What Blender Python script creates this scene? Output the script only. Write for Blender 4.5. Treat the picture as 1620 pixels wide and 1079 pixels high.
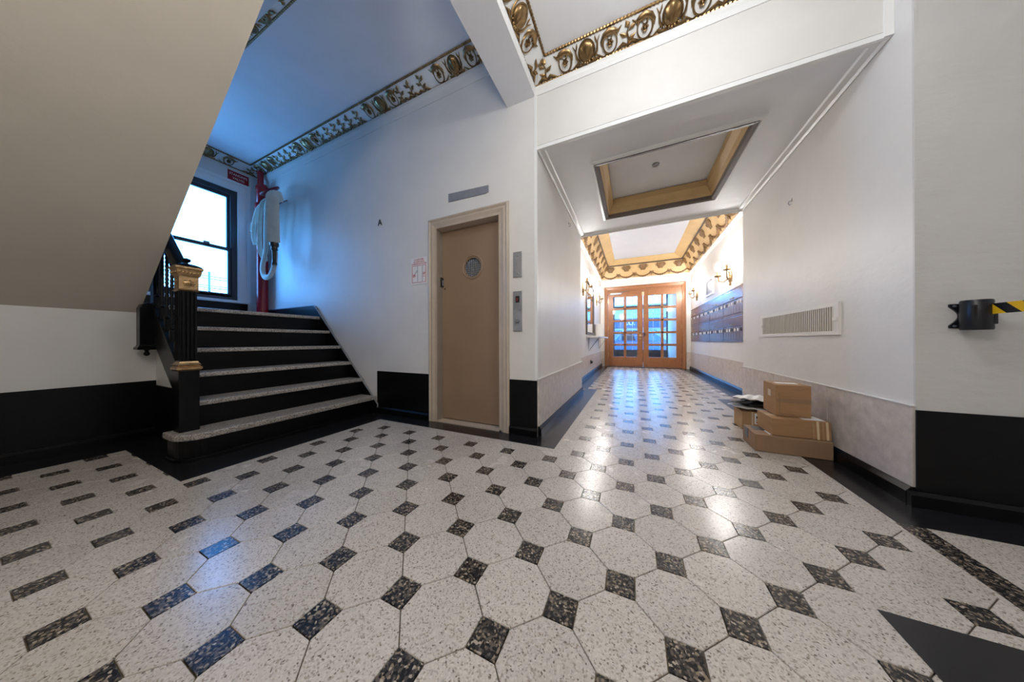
import bpy, bmesh, math, random
from mathutils import Vector, Matrix
random.seed(7)
S = 0.17                      # one floor-lattice step in metres; every length below is in steps
PI = math.pi
scn = bpy.context.scene
for o in list(bpy.data.objects): bpy.data.objects.remove(o)
col = scn.collection

# ------------------------------------------------------------------ camera
H = 5.03
yaw, pitch, roll, FPX = 0.429261, 0.00043, -0.00343, 416.43
fw = Vector((-math.sin(yaw), math.cos(yaw), 0)); rt = Vector((math.cos(yaw), math.sin(yaw), 0)); up = Vector((0, 0, 1))
f2 = fw*math.cos(pitch)+up*math.sin(pitch); u2 = up*math.cos(pitch)-fw*math.sin(pitch)
r3 = rt*math.cos(roll)+u2*math.sin(roll); u3 = u2*math.cos(roll)-rt*math.sin(roll)
cd = bpy.data.cameras.new('camera'); cam = bpy.data.objects.new('camera', cd); col.objects.link(cam)
cd.sensor_width = 36; cd.lens = 36*FPX/1620; cd.clip_start = 0.02; cd.clip_end = 500
cam.matrix_world = Matrix(((r3.x, u3.x, -f2.x, 0), (r3.y, u3.y, -f2.y, 0), (r3.z, u3.z, -f2.z, H*S), (0, 0, 0, 1)))
scn.camera = cam
scn.view_settings.view_transform = 'Standard'; scn.view_settings.look = 'None'
scn.view_settings.exposure = 0.0; scn.view_settings.gamma = 1.0; scn.view_settings.use_curve_mapping = False

# ------------------------------------------------------------------ sky
w = bpy.data.worlds.new('sky'); scn.world = w; w.use_nodes = True
nt = w.node_tree; nt.nodes.clear()
wo = nt.nodes.new('ShaderNodeOutputWorld'); bg = nt.nodes.new('ShaderNodeBackground')
tc = nt.nodes.new('ShaderNodeTexCoord'); sep = nt.nodes.new('ShaderNodeSeparateXYZ'); rp = nt.nodes.new('ShaderNodeValToRGB')
nt.links.new(tc.outputs['Generated'], sep.inputs[0]); nt.links.new(sep.outputs['Z'], rp.inputs[0])
e = rp.color_ramp.elements
e[0].position = 0.0; e[0].color = (0.13, 0.45, 1.0, 1)
e[1].position = 0.45; e[1].color = (0.07, 0.35, 1.0, 1)
nt.links.new(rp.outputs[0], bg.inputs['Color']); bg.inputs['Strength'].default_value = 18
nt.links.new(bg.outputs[0], wo.inputs['Surface'])

# ------------------------------------------------------------------ lights of the room, with an unseen added fill
def lamp(name, kind, loc, energy, color, radius=0.1, rot=None, size=None, spread=None):
    d = bpy.data.lights.new(name, kind); d.energy = energy; d.color = color
    if kind == 'POINT': d.shadow_soft_size = radius
    if kind == 'AREA':
        d.shape = 'RECTANGLE'; d.size = size[0]*S; d.size_y = size[1]*S
    o = bpy.data.objects.new(name, d); col.objects.link(o); o.location = Vector(loc)*S
    if rot: o.rotation_euler = rot
    return o
lamp('lobby_lamp', 'POINT', (1.5, 6.6, 16.9), 31, (0.94, 0.97, 1.0), 0.13)
lamp('rear_fill_light', 'POINT', (-3.5, -3.0, 14.5), 54, (1.0, 0.95, 0.88), 0.15)  # unseen warm fill, added to lift the stair soffit and floor
pw = lamp('landing_window_portal', 'AREA', (-33.9, 8.9, 13.8), 1, (1, 1, 1), rot=(0, -PI/2, 0), size=(10.0, 5.4)); pw.data.cycles.is_portal = True
pd = lamp('street_door_portal', 'AREA', (1.5, 69.5, 8), 1, (1, 1, 1), rot=(-PI/2, 0, 0), size=(11, 16)); pd.data.cycles.is_portal = True

# ------------------------------------------------------------------ materials
def lin(c):
    return tuple((x/255/12.92 if x/255 <= .04045 else ((x/255+.055)/1.055)**2.4) for x in c)
M = {}
class N:
    def __init__(s, name):
        m = bpy.data.materials.new(name); m.use_nodes = True; s.m = m; s.t = m.node_tree; s.b = s.t.nodes['Principled BSDF']; M[name] = m
    def n(s, typ, **kw):
        x = s.t.nodes.new(typ)
        for k, v in kw.items():
            if k in x.inputs: x.inputs[k].default_value = v
            else: setattr(x, k, v)
        return x
    def l(s, a, b): s.t.links.new(a, b)
def pos(nd):
    return nd.n('ShaderNodeNewGeometry').outputs['Position']
def simple(name, c, rough=.5, metal=0, bump=0, bscale=40, spec=.5, vary=0, vscale=6, stretch=None, detail=5):
    nd = N(name); b = nd.b
    b.inputs['Base Color'].default_value = (*lin(c), 1); b.inputs['Roughness'].default_value = rough
    b.inputs['Metallic'].default_value = metal; b.inputs['Specular IOR Level'].default_value = spec
    p = pos(nd)
    if stretch:
        mp = nd.n('ShaderNodeMapping'); mp.inputs['Scale'].default_value = stretch; nd.l(p, mp.inputs['Vector']); p = mp.outputs[0]
    if vary:
        no = nd.n('ShaderNodeTexNoise', Scale=vscale, Detail=detail, Roughness=.6); nd.l(p, no.inputs['Vector'])
        r = nd.n('ShaderNodeValToRGB'); lc = lin(c)
        r.color_ramp.elements[0].position = .3; r.color_ramp.elements[1].position = .7
        r.color_ramp.elements[0].color = (*[x*(1-vary) for x in lc], 1); r.color_ramp.elements[1].color = (*[min(1, x*(1+vary*.5)) for x in lc], 1)
        nd.l(no.outputs['Fac'], r.inputs[0]); nd.l(r.outputs[0], b.inputs['Base Color'])
    if bump:
        no2 = nd.n('ShaderNodeTexNoise', Scale=bscale, Detail=4.0); nd.l(p, no2.inputs['Vector'])
        bp = nd.n('ShaderNodeBump', Strength=bump, Distance=.004); nd.l(no2.outputs['Fac'], bp.inputs['Height']); nd.l(bp.outputs[0], b.inputs['Normal'])
    return nd.m
def plaster(name, c, rough=.42):
    nd = N(name); b = nd.b; p = pos(nd)
    n1 = nd.n('ShaderNodeTexNoise', Scale=2.2, Detail=6.0, Roughness=.6); nd.l(p, n1.inputs['Vector'])
    r = nd.n('ShaderNodeValToRGB'); lc = lin(c)
    r.color_ramp.elements[0].position = .3; r.color_ramp.elements[0].color = (*[x*.93 for x in lc], 1)
    r.color_ramp.elements[1].position = .65; r.color_ramp.elements[1].color = (*lc, 1)
    nd.l(n1.outputs['Fac'], r.inputs[0]); nd.l(r.outputs[0], b.inputs['Base Color'])
    mp = nd.n('ShaderNodeMapping'); mp.inputs['Scale'].default_value = (1, 1, 1.8); nd.l(p, mp.inputs['Vector'])
    n2 = nd.n('ShaderNodeTexNoise', Scale=9.0, Detail=6.0, Roughness=.55); nd.l(mp.outputs[0], n2.inputs['Vector'])
    bp = nd.n('ShaderNodeBump', Strength=(.7 if 'grey' in name else .35), Distance=.006); nd.l(n2.outputs['Fac'], bp.inputs['Height']); nd.l(bp.outputs[0], b.inputs['Normal'])
    b.inputs['Roughness'].default_value = rough
    return nd.m
def terrazzo(name, stops, scale, rough=.23, speck=None, base=None):
    nd = N(name); b = nd.b; p = pos(nd)
    nz = nd.n('ShaderNodeTexNoise', Scale=60.0, Detail=2.0); nd.l(p, nz.inputs['Vector'])
    mx = nd.n('ShaderNodeMix', data_type='VECTOR'); mx.inputs[0].default_value = .004
    nd.l(p, mx.inputs[4]); nd.l(nz.outputs['Color'], mx.inputs[5])
    v = nd.n('ShaderNodeTexVoronoi', Scale=scale); nd.l(mx.outputs[1], v.inputs['Vector'])
    sp = nd.n('ShaderNodeSeparateColor'); nd.l(v.outputs['Color'], sp.inputs[0])
    r = nd.n('ShaderNodeValToRGB'); r.color_ramp.interpolation = 'CONSTANT'
    while len(r.color_ramp.elements) < len(stops): r.color_ramp.elements.new(.5)
    for el, (ps, c) in zip(r.color_ramp.elements, stops): el.position = ps; el.color = (*lin(c), 1)
    nd.l(sp.outputs[0], r.inputs[0])
    oi = nd.n('ShaderNodeObjectInfo'); mr = nd.n('ShaderNodeMapRange'); mr.inputs[3].default_value = .92; mr.inputs[4].default_value = 1.04
    nd.l(oi.outputs['Random'], mr.inputs[0])
    n3 = nd.n('ShaderNodeTexNoise', Scale=1.3, Detail=3.0); nd.l(p, n3.inputs['Vector'])
    mr2 = nd.n('ShaderNodeMapRange'); mr2.inputs[1].default_value = .3; mr2.inputs[2].default_value = .7; mr2.inputs[3].default_value = .88; mr2.inputs[4].default_value = 1.05
    nd.l(n3.outputs['Fac'], mr2.inputs[0])
    mm = nd.n('ShaderNodeMath', operation='MULTIPLY'); nd.l(mr.outputs[0], mm.inputs[0]); nd.l(mr2.outputs[0], mm.inputs[1])
    mc = nd.n('ShaderNodeVectorMath', operation='SCALE'); nd.l(r.outputs[0], mc.inputs[0]); nd.l(mm.outputs[0], mc.inputs['Scale'])
    nd.l(mc.outputs[0], b.inputs['Base Color'])
    n4 = nd.n('ShaderNodeTexNoise', Scale=5.0, Detail=4.0); nd.l(p, n4.inputs['Vector'])
    mr3 = nd.n('ShaderNodeMapRange'); mr3.inputs[3].default_value = rough-.06; mr3.inputs[4].default_value = rough+.1
    nd.l(n4.outputs['Fac'], mr3.inputs[0]); nd.l(mr3.outputs[0], b.inputs['Roughness'])
    return nd.m
def emit(name, c, st):
    nd = N(name); b = nd.b; b.inputs['Base Color'].default_value = (*c, 1); b.inputs['Emission Color'].default_value = (*c, 1); b.inputs['Emission Strength'].default_value = st
    return nd.m
def glass(name, tint=(1, 1, 1), gloss=.08, frost=0, bump=0):
    nd = N(name); nd.t.nodes.remove(nd.b); out = [x for x in nd.t.nodes if x.type == 'OUTPUT_MATERIAL'][0]
    tr = nd.n('ShaderNodeBsdfTransparent'); tr.inputs[0].default_value = (*tint, 1)
    gl = nd.n('ShaderNodeBsdfGlossy'); gl.inputs['Roughness'].default_value = .05
    mx = nd.n('ShaderNodeMixShader'); mx.inputs[0].default_value = gloss
    src = tr
    if frost:
        tl = nd.n('ShaderNodeBsdfTranslucent'); tl.inputs[0].default_value = (.95, .97, 1, 1)
        m2 = nd.n('ShaderNodeMixShader'); m2.inputs[0].default_value = frost
        wv = nd.n('ShaderNodeTexWave', Scale=28.0, Distortion=1.5, bands_direction='Y'); nd.l(pos(nd), wv.inputs['Vector'])
        mr = nd.n('ShaderNodeMapRange'); mr.inputs[3].default_value = frost*.5; mr.inputs[4].default_value = frost*1.5
        nd.l(wv.outputs['Fac'], mr.inputs[0]); nd.l(mr.outputs[0], m2.inputs[0])
        nd.l(tr.outputs[0], m2.inputs[1]); nd.l(tl.outputs[0], m2.inputs[2]); src = m2
    nd.l(src.outputs[0], mx.inputs[1]); nd.l(gl.outputs[0], mx.inputs[2]); nd.l(mx.outputs[0], out.inputs['Surface'])
    return nd.m

plaster('wall_paint', (224, 221, 217)); plaster('soffit_paint', (216, 208, 194), .5); plaster('ceiling_paint', (236, 236, 238), .55)
plaster('grey_wall_paint', (206, 204, 201), .45)  # darker copy of the wall paint, dim light on the right wall put into colour
plaster('vestibule_ceiling', (204, 206, 213), .55); simple('white_trim', (232, 232, 230), .35, bump=.1)
def blackpaint(name, c, rough):
    simple(name, c, rough, bump=.15, bscale=14, vary=.5, vscale=25, detail=8, spec=.22)
blackpaint('black_paint', (11, 11, 12), .32); blackpaint('black_gloss', (10, 10, 12), .3)
simple('black_terrazzo', (30, 30, 33), .22, vary=.35, vscale=30, bump=.05)
simple('marble', (202, 191, 183), .4, vary=.22, vscale=16, bump=.1, bscale=60, detail=9)
terrazzo('light_terrazzo', [(0, (120, 110, 100)), (.02, (160, 148, 134)), (.10, (172, 163, 152)), (.2, (198, 190, 180)), (.62, (190, 182, 172)), (.85, (206, 199, 189))], 230)
terrazzo('dark_terrazzo', [(0, (30, 29, 31)), (.34, (52, 49, 48)), (.52, (92, 85, 78)), (.70, (134, 120, 102)), (.84, (72, 66, 61)), (.95, (168, 156, 140))], 150)
terrazzo('tread_stone', [(0, (110, 104, 98)), (.2, (168, 160, 152)), (.5, (190, 184, 176)), (.8, (140, 132, 126))], 170, .4)
simple('brass_joint', (134, 120, 92), .35, metal=.6)
simple('gold', (156, 128, 90), .36, metal=1.0, vary=.35, vscale=30)
simple('old_brass', (186, 154, 112), .34, metal=1.0, bump=.5, bscale=70, vary=.35, vscale=40)
simple('yellow_paint', (208, 176, 126), .5, vary=.1)
simple('brown_relief', (120, 88, 50), .5, vary=.3, vscale=30)
simple('dark_brown', (92, 80, 70), .5)
simple('rim_brown', (98, 88, 82), .5)
simple('elev_door', (146, 121, 98), .4, bump=.08, bscale=6, vary=.06, vscale=3)
simple('elev_frame', (186, 170, 152), .42, bump=.15, bscale=20, vary=.1, vscale=8)
simple('steel', (158, 160, 166), .38, metal=.85, vary=.12, vscale=20)
simple('dull_steel', (150, 152, 158), .5, metal=.35, vary=.15, vscale=14)
simple('black_plastic', (20, 22, 28), .35)
simple('dark_hole', (12, 12, 14), .6)
simple('red_paint', (150, 14, 28), .25, bump=.2, bscale=12)
simple('dark_red', (112, 16, 28), .35)
simple('hose_canvas', (222, 218, 206), .85, bump=.4, bscale=120, vary=.12, vscale=12)
simple('red_sign', (150, 10, 22), .4); simple('sign_white', (235, 225, 220), .5); simple('red_ink', (190, 40, 50), .6); simple('grey_ink', (120, 130, 150), .6)
simple('black_ink', (18, 18, 22), .5); simple('paper', (232, 230, 230), .6)
simple('cardboard', (160, 122, 84), .75, vary=.1, vscale=10, bump=.1, stretch=(1, 1, 4)); simple('cardboard_pale', (168, 134, 98), .75, vary=.1, vscale=8); simple('cardboard_dark', (142, 112, 86), .75, vary=.08, vscale=9)
simple('packing_tape', (205, 185, 160), .25); simple('poly_black', (24, 24, 26), .3, bump=.3, bscale=50); simple('poly_white', (222, 222, 220), .4, bump=.4, bscale=40)
simple('grey_label', (70, 72, 78), .4); simple('cream_band', (214, 190, 152), .6)
simple('grille_white', (226, 223, 216), .4); simple('slat_paint', (196, 188, 174), .45)
simple('wood', (152, 99, 60), .38, vary=.28, vscale=14, stretch=(6, 6, .7), bump=.05)
simple('bronze', (160, 136, 120), .24, metal=.85, vary=.3, vscale=20)
simple('nozzle_metal', (84, 72, 60), .35, metal=.8); simple('window_frame', (52, 54, 60), .4)
simple('yellow_tape', (226, 178, 20), .5)
simple('outside_dark', (26, 34, 48), .4); simple('outside_pale', (214, 212, 206), .7); simple('pavement', (110, 110, 112), .8); simple('facade', (150, 146, 140), .7, vary=.15); simple('car_blue', (60, 74, 100), .25, spec=.7); simple('tyre', (20, 20, 22), .8); simple('awning', (40, 52, 76), .6)
emit('bulb', (1.0, .98, .96), 230); emit('porch_fill_globe', (1, .98, .96), 60); emit('red_led', (.3, .01, .02), .06)
glass('clear_glass', (1, 1, 1), .07); glass('ribbed_glass', (.95, .98, 1), .04, frost=.08); glass('dark_glass', (.25, .27, .28), .25)
nd = N('mirror'); nd.b.inputs['Metallic'].default_value = 1; nd.b.inputs['Roughness'].default_value = .03; nd.b.inputs['Base Color'].default_value = (.9, .9, .92, 1)

# ------------------------------------------------------------------ mesh helpers
ORG = {}
class MB:
    def __init__(s): s.v = []; s.f = []
    def add(s, vs, fs):
        k = len(s.v); s.v += [tuple(x) for x in vs]; s.f += [tuple(i+k for i in f) for f in fs]; return s
    def box(s, x0, x1, y0, y1, z0, z1):
        return s.add([(x0, y0, z0), (x1, y0, z0), (x1, y1, z0), (x0, y1, z0), (x0, y0, z1), (x1, y0, z1), (x1, y1, z1), (x0, y1, z1)],
                     [(0, 3, 2, 1), (4, 5, 6, 7), (0, 1, 5, 4), (1, 2, 6, 5), (2, 3, 7, 6), (3, 0, 4, 7)])
    def prism(s, poly, axis, a, b):
        # poly: 2-D points in the two remaining axes (in xyz order), extruded along axis from a to b
        def P(p, h):
            return {'x': (h, p[0], p[1]), 'y': (p[0], h, p[1]), 'z': (p[0], p[1], h)}[axis]
        n = len(poly); vs = [P(p, a) for p in poly]+[P(p, b) for p in poly]
        fs = [tuple(range(n))[::-1], tuple(range(n, 2*n))]+[(i, (i+1) % n, n+(i+1) % n, n+i) for i in range(n)]
        return s.add(vs, fs)
    def tube(s, pts, rad, seg=8, flat=1.0, nrm=None, cap=True):
        pts = [Vector(p) for p in pts]; n = len(pts)
        if not hasattr(rad, '__len__'): rad = [rad]*n
        vs = []
        prev = None
        for i, p in enumerate(pts):
            t = (pts[min(i+1, n-1)]-pts[max(i-1, 0)]).normalized()
            if nrm is not None: a = Vector(nrm)
            elif prev is not None: a = prev
            else: a = Vector((0, 0, 1)) if abs(t.z) < .9 else Vector((1, 0, 0))
            a = (a-t*a.dot(t)).normalized(); prev = a; b = t.cross(a)
            for k in range(seg):
                an = 2*PI*k/seg; vs.append(p+(b*math.cos(an)+a*math.sin(an)*flat)*rad[i])
        fs = [(i*seg+k, i*seg+(k+1) % seg, (i+1)*seg+(k+1) % seg, (i+1)*seg+k) for i in range(n-1) for k in range(seg)]
        if cap: fs += [tuple(range(seg))[::-1], tuple(range((n-1)*seg, n*seg))]
        return s.add(vs, fs)
    def lathe(s, prof, c, seg=16, axis='z', sq=False):
        # prof: (radius, height); c centre; sq = square section
        vs = []
        if sq: seg = 4
        for r, h in prof:
            for k in range(seg):
                an = 2*PI*k/seg+(PI/4 if sq else 0); q = r*(math.sqrt(2) if sq else 1)
                a, b = q*math.cos(an), q*math.sin(an)
                vs.append({'z': (c[0]+a, c[1]+b, c[2]+h), 'y': (c[0]+a, c[1]+h, c[2]+b), 'x': (c[0]+h, c[1]+a, c[2]+b)}[axis])
        n = len(prof)
        fs = [(i*seg+k, i*seg+(k+1) % seg, (i+1)*seg+(k+1) % seg, (i+1)*seg+k) for i in range(n-1) for k in range(seg)]
        fs += [tuple(range(seg))[::-1], tuple(range((n-1)*seg, n*seg))]
        return s.add(vs, fs)
    def ball(s, c, r, seg=10, sx=1, sy=1, sz=1):
        ring = 6; pr = [(max(.02, math.sin(PI*i/ring))*r, -math.cos(PI*i/ring)*r) for i in range(ring+1)]
        k = len(s.v); s.lathe(pr, (0, 0, 0), seg)
        for i in range(k, len(s.v)):
            v = s.v[i]; s.v[i] = (c[0]+v[0]*sx, c[1]+v[1]*sy, c[2]+v[2]*sz)
        return s
    def mesh(s, name, mat, org=(0, 0, 0), bevel=0, smooth=False):
        me = bpy.data.meshes.new(name); o = Vector(org)
        me.from_pydata([tuple((Vector(v)-o)*S) for v in s.v], [], s.f)
        bm = bmesh.new(); bm.from_mesh(me)
        bmesh.ops.recalc_face_normals(bm, faces=bm.faces)
        if bevel: bmesh.ops.bevel(bm, geom=[x for x in bm.edges if len(x.link_faces) == 2 and x.calc_face_angle(0) > .5], offset=bevel*S, segments=2, affect='EDGES', profile=.6)
        bm.to_mesh(me); bm.free()
        if smooth:
            for p in me.polygons: p.use_smooth = True
            me.set_sharp_from_angle(angle=.75)
        me.materials.append(M[mat]); return me
    def build(s, name, mat, parent=None, org=None, bevel=0, smooth=False, kind=None, label=None):
        wo_ = Vector(ORG[parent.name]) if parent is not None else Vector(org if org is not None else (0, 0, 0))
        o = bpy.data.objects.new(name, s.mesh(name, mat, wo_, bevel, smooth)); col.objects.link(o)
        if parent is not None: o.parent = parent
        else: o.location = wo_*S
        ORG[o.name] = tuple(wo_)
        if kind: o['kind'] = kind
        if label: o['label'] = label
        return o
def frame_x(x0, x1, y0, y1, z0, z1, wy, wz):
    return MB().box(x0, x1, y0, y0+wy, z0, z1).box(x0, x1, y1-wy, y1, z0, z1).box(x0, x1, y0+wy, y1-wy, z0, z0+wz).box(x0, x1, y0+wy, y1-wy, z1-wz, z1)
def thing(name, label, cat, loc, group=None, kind=None):
    o = bpy.data.objects.new(name, None); col.objects.link(o); o.empty_display_size = .05
    o.location = Vector(loc)*S; ORG[o.name] = tuple(loc)
    if kind: o['kind'] = kind
    if label: o['label'] = label
    if cat: o['category'] = cat
    if group: o['group'] = group
    return o
def tag(o, label, cat, group=None):
    o['label'] = label; o['category'] = cat
    if group: o['group'] = group
    return o
def struct(name, mb, mat, **kw): return mb.build(name, mat, kind='structure', **kw)
def text(body, size, loc, rot, mat, parent, name, ext=.02, align='CENTER', sx=1):
    c = bpy.data.curves.new(name, 'FONT'); c.body = body; c.size = size*S; c.extrude = ext*S; c.align_x = align; c.align_y = 'CENTER'; c.space_line = .85; c.resolution_u = 3
    t = bpy.data.objects.new(name, c); col.objects.link(t)
    me = bpy.data.meshes.new_from_object(t.evaluated_get(bpy.context.evaluated_depsgraph_get())); bpy.data.objects.remove(t)
    me.transform(Matrix.Diagonal((sx, 1, 1, 1))); me.materials.clear(); me.materials.append(M[mat])
    o = bpy.data.objects.new(name, me); col.objects.link(o)
    if parent is not None:
        o.parent = parent; o.location = (Vector(loc)-Vector(ORG[parent.name]))*S
    else: o.location = Vector(loc)*S
    o.rotation_euler = rot; ORG[o.name] = tuple(loc)
    return o

# ------------------------------------------------------------------ room shell
YW = 13.05        # wall with the lift
XW = -33.0        # wall with the landing window
XL = -4.53; XR = 7.8; XVL = -5.7; XVR = 9.3; YJ = 26.0; YD = 55.0; YF = 12.35
ZS = 15.19        # soffit over the passage
DADO = 3.0
fl = struct('floor', MB().box(-34, 16.8, -10, 70, -.6, -.05), 'brass_joint')
# overlays: black terrazzo margins, plain fields
def slab(name, mat, x0, x1, y0, y1, z=.012, label=None):
    o = MB().box(x0, x1, y0, y1, -.05, z).build(name, mat, fl)
    if label: o['label'] = label
    return o
OV = []
for r in [(-23.3, -21.5, -10, 3.65), (-23.3, -14.85, 3.65, 5.0), (-18.2, -14.85, 5.0, YW), (-14.85, -3.33, 11.93, YW), (XL, -3.33, YW, 28.4), (XVL, -4.3, 28.4, 54.3),
          (6.58, XR, YF, 27.9), (8.0, XVR, 27.9, 54.3), (6.58, 16, 10.95, YF), (XVL, XVR, 54.3, 57)]:
    slab('margin_slab', 'black_terrazzo', *r); OV.append(r)
slab('black_field', 'black_terrazzo', 4.13, 6.5, -2, 7.29); OV.append((4.13, 6.5, -2, 7.29))
slab('speckled_strip', 'dark_terrazzo', 6.55, 7.09, -10, 10.95); slab('plain_field', 'light_terrazzo', 7.09, 16, -10, 10.95)
OV.append((6.55, 16, -10, 10.95)); slab('plain_field', 'light_terrazzo', -21.5, 6.55, -10, -2, z=.012); OV.append((-21.5, 6.55, -10, -2))
for r in ((6.45, 6.58, 7.29, 27.9), (-3.33, -2.96, YW, 28.4), (-14.85, -2.96, 11.6, 11.93), (-3.33, -2.96, 11.93, YW)): slab('plain_border', 'light_terrazzo', *r, z=.008)
# terrazzo field: octagons on a diagonal lattice with square speckled dots
X0, Y0, SD = .7556, .890, .545
g = .0085; k = 1-SD/2-g; q = SD/2-g*.4
octp = [(k, -q), (k, q), (q, k), (-q, k), (-k, q), (-k, -q), (-q, -k), (q, -k)]
h_ = SD/2-g; sqp = [(-h_, -h_), (h_, -h_), (h_, h_), (-h_, h_)]
def tile(poly):
    m = MB(); n = len(poly); b = .012
    inn = [(x*(1-b), y*(1-b)) for x, y in poly]
    vs = [(x, y, -.05) for x, y in poly]+[(x, y, -.012) for x, y in poly]+[(x, y, 0) for x, y in inn]
    fs = [tuple(range(2*n, 3*n))]+[(i, (i+1) % n, n+(i+1) % n, n+i) for i in range(n)]+[(n+i, n+(i+1) % n, 2*n+(i+1) % n, 2*n+i) for i in range(n)]
    return m.add(vs, fs)
def hidden(x, y, r):
    for a, b, c, d in OV:
        if x-r >= a and x+r <= b and y-r >= c and y+r <= d: return True
    inside = (-23.3 < x < 7.3 and -3 < y < 13.2) or (XVL < x < XVR and 13 <= y < 54.6)
    return not inside or (x < -17.5 and y > 4.6)
for nm, poly, par, mat, rr in (('octagon_tile', octp, 1, 'light_terrazzo', 1.0), ('dot_tile', sqp, 0, 'dark_terrazzo', .28)):
    L = []
    for i in range(-28, 14):
        for j in range(-6, 58):
            if (i+j) % 2 != par: continue
            x, y = X0+i, Y0+j
            if hidden(x, y, rr) or (par == 0 and ((x > 6.4 and y < 27.9) or (-3.5 < x < -3 and 12 < y < 28.4) or (11.6 < y < 12.2 and x < -3))): continue
            dep = x*fw.x+y*fw.y; lat = x*rt.x+y*rt.y
            vis = dep > .3 and abs(lat)*FPX/(dep+.5) < 840+FPX*1.2/dep and H*FPX/dep < 700+FPX*1.6
            L.append((0 if vis and dep > 2.2 else 1, dep*dep+lat*lat, x, y))
    L.sort(); me = tile(poly).mesh(nm, mat); rest = MB(); proto = tile(poly)
    for kx, (_, _, x, y) in enumerate(L):
        if kx < 300:
            o = bpy.data.objects.new(nm, me); col.objects.link(o); o.parent = fl; o.location = (x*S, y*S, 0)
        else:
            rest.add([(a+x, b+y, c) for a, b, c in proto.v], proto.f)
    if rest.v: rest.build(nm+'_far', mat, fl, kind='stuff')

struct('wall_left', MB().box(-24.1, -23.3, -4, 4.9, 0, 7.0), 'wall_paint')
wl = struct('wall_elevator_side', MB().box(XW, -11.12, YW, 13.9, 0, 23).box(-6.5, XL, YW, 13.9, 0, 19.2).box(-11.12, -6.5, YW, 13.9, 12.45, 23).box(-6.5, -5.5, YW, 13.9, 19.2, 23), 'wall_paint')
struct('wall_header', MB().box(XL, XR, YW, 13.9, ZS+.03, 20), 'wall_paint')
struct('wall_corridor_left', MB().box(-6.5, XL, 13.9, YJ, 0, 20.5), 'wall_paint')
struct('wall_corridor_right', MB().box(XR, 10.1, YF+.02, YJ, 0, 20.5), 'wall_paint')
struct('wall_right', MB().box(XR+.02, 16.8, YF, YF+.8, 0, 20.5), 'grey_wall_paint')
struct('wall_vestibule_left', MB().box(-6.5, XVL, YJ, YD, 0, 20.5), 'wall_paint')
struct('wall_vestibule_right', MB().box(XVR, 10.1, YJ, YD, 0, 20.5), 'wall_paint')
struct('wall_vestibule_back', MB().box(-6.5, -5.0, YD, YD+.8, 0, 20.5).box(8.6, 10.1, YD, YD+.8, 0, 20.5).box(-5.0, 8.6, YD, YD+.8, 15.5, 20.5), 'wall_paint')
struct('dark_shaft_backing', MB().box(-12.0, -5.6, 15.6, 15.9, -.1, 13.4).box(-12.0, -11.7, 13.95, 15.6, -.1, 13.4).box(-5.9, -5.6, 13.95, 15.6, -.1, 13.4).box(-11.7, -5.9, 13.95, 15.6, 13.1, 13.4), 'dark_hole')  # dark box added behind the lift door to keep sky light out
# landing window wall with its opening
WY0, WY1, WZ0, WZ1 = 6.1, 11.5, 8.85, 18.8
struct('wall_landing', MB().box(XW-.9, XW, -4, WY0, 0, 28).box(XW-.9, XW, WY1, 13.9, 0, 28).box(XW-.9, XW, WY0, WY1, 0, WZ0).box(XW-.9, XW, WY0, WY1, WZ1, 28), 'wall_paint')
struct('wall_stairwell', MB().box(XW, -6.9, -4.8, -4, 0, 28), 'wall_paint')
struct('wall_front', MB().box(-6.9, 16.8, -10.8, -10, 0, 20), 'wall_paint')
struct('wall_front_return', MB().box(-7.7, -6.9, -10, -4, 0, 20), 'wall_paint')
struct('wall_far_right', MB().box(16, 16.8, -10, YF, 0, 20), 'wall_paint')
struct('ceiling_lobby', MB().box(-4.65, 16.8, -10, YW, 18.85, 19.4), 'ceiling_paint')
struct('beam', MB().box(-6.2, -4.65, -10, YW, 17.84, 23), 'ceiling_paint').name = 'trim_1'
struct('ceiling_stairs', MB().box(XW, -6.2, 6.1, YW, 21.4, 22), 'ceiling_paint')
struct('wall_stairwell_upper', MB().box(XW, -6.2, 6.1, 6.6, 20.85, 28).box(-6.9, -6.2, -10, 6.1, 20, 28), 'wall_paint')
struct('ceiling_stairwell', MB().box(XW-.9, -6.2, -4.8, 6.6, 28, 28.4), 'ceiling_paint')
struct('ceiling_vestibule', MB().box(XVL, XVR, YJ, YD, 20.0, 20.5), 'vestibule_ceiling')
# passage soffit with coffer
cx0, cx1, cy0, cy1 = -1.8, 5.2, 15.85, 22.95
sf = struct('ceiling_corridor', MB().box(XL, cx0, YW+.02, YJ, ZS, 16.4).box(cx1, XR, YW+.02, YJ, ZS, 16.4).box(cx0, cx1, YW+.02, cy0, ZS, 16.4).box(cx0, cx1, cy1, YJ, ZS, 16.4)
            .box(XL, XR, YW+.85, YJ, 16.4, 16.8).box(XL, XR, YJ-.4, YJ, 16.4, 20.4), 'ceiling_paint')
def ring(x0, x1, y0, y1, prof):
    """prof: closed list of (inset, z); swept round the rectangle with mitred corners"""
    vs = []; n = len(prof)
    for i, z in prof: vs += [(x0+i, y0+i, z), (x1-i, y0+i, z), (x1-i, y1-i, z), (x0+i, y1-i, z)]
    fs = []
    for a in range(n):
        b = (a+1) % n
        for c in range(4): fs.append((a*4+c, a*4+(c+1) % 4, b*4+(c+1) % 4, b*4+c))
    return MB().add(vs, fs)
ring(cx0, cx1, cy0, cy1, [(0, 15.3), (.12, 15.34), (.2, 15.6), (.42, 15.95), (.42, 16.35), (0, 16.35)]).build('coffer_cove', 'yellow_paint', sf)
ring(cx0-.1, cx1+.1, cy0-.1, cy1+.1, [(-.05, ZS), (-.05, 15.06), (.14, 15.1), (.18, 15.36), (.12, 15.36)]).build('coffer_rim', 'rim_brown', sf, label='brown painted rim of ceiling recess')
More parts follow.
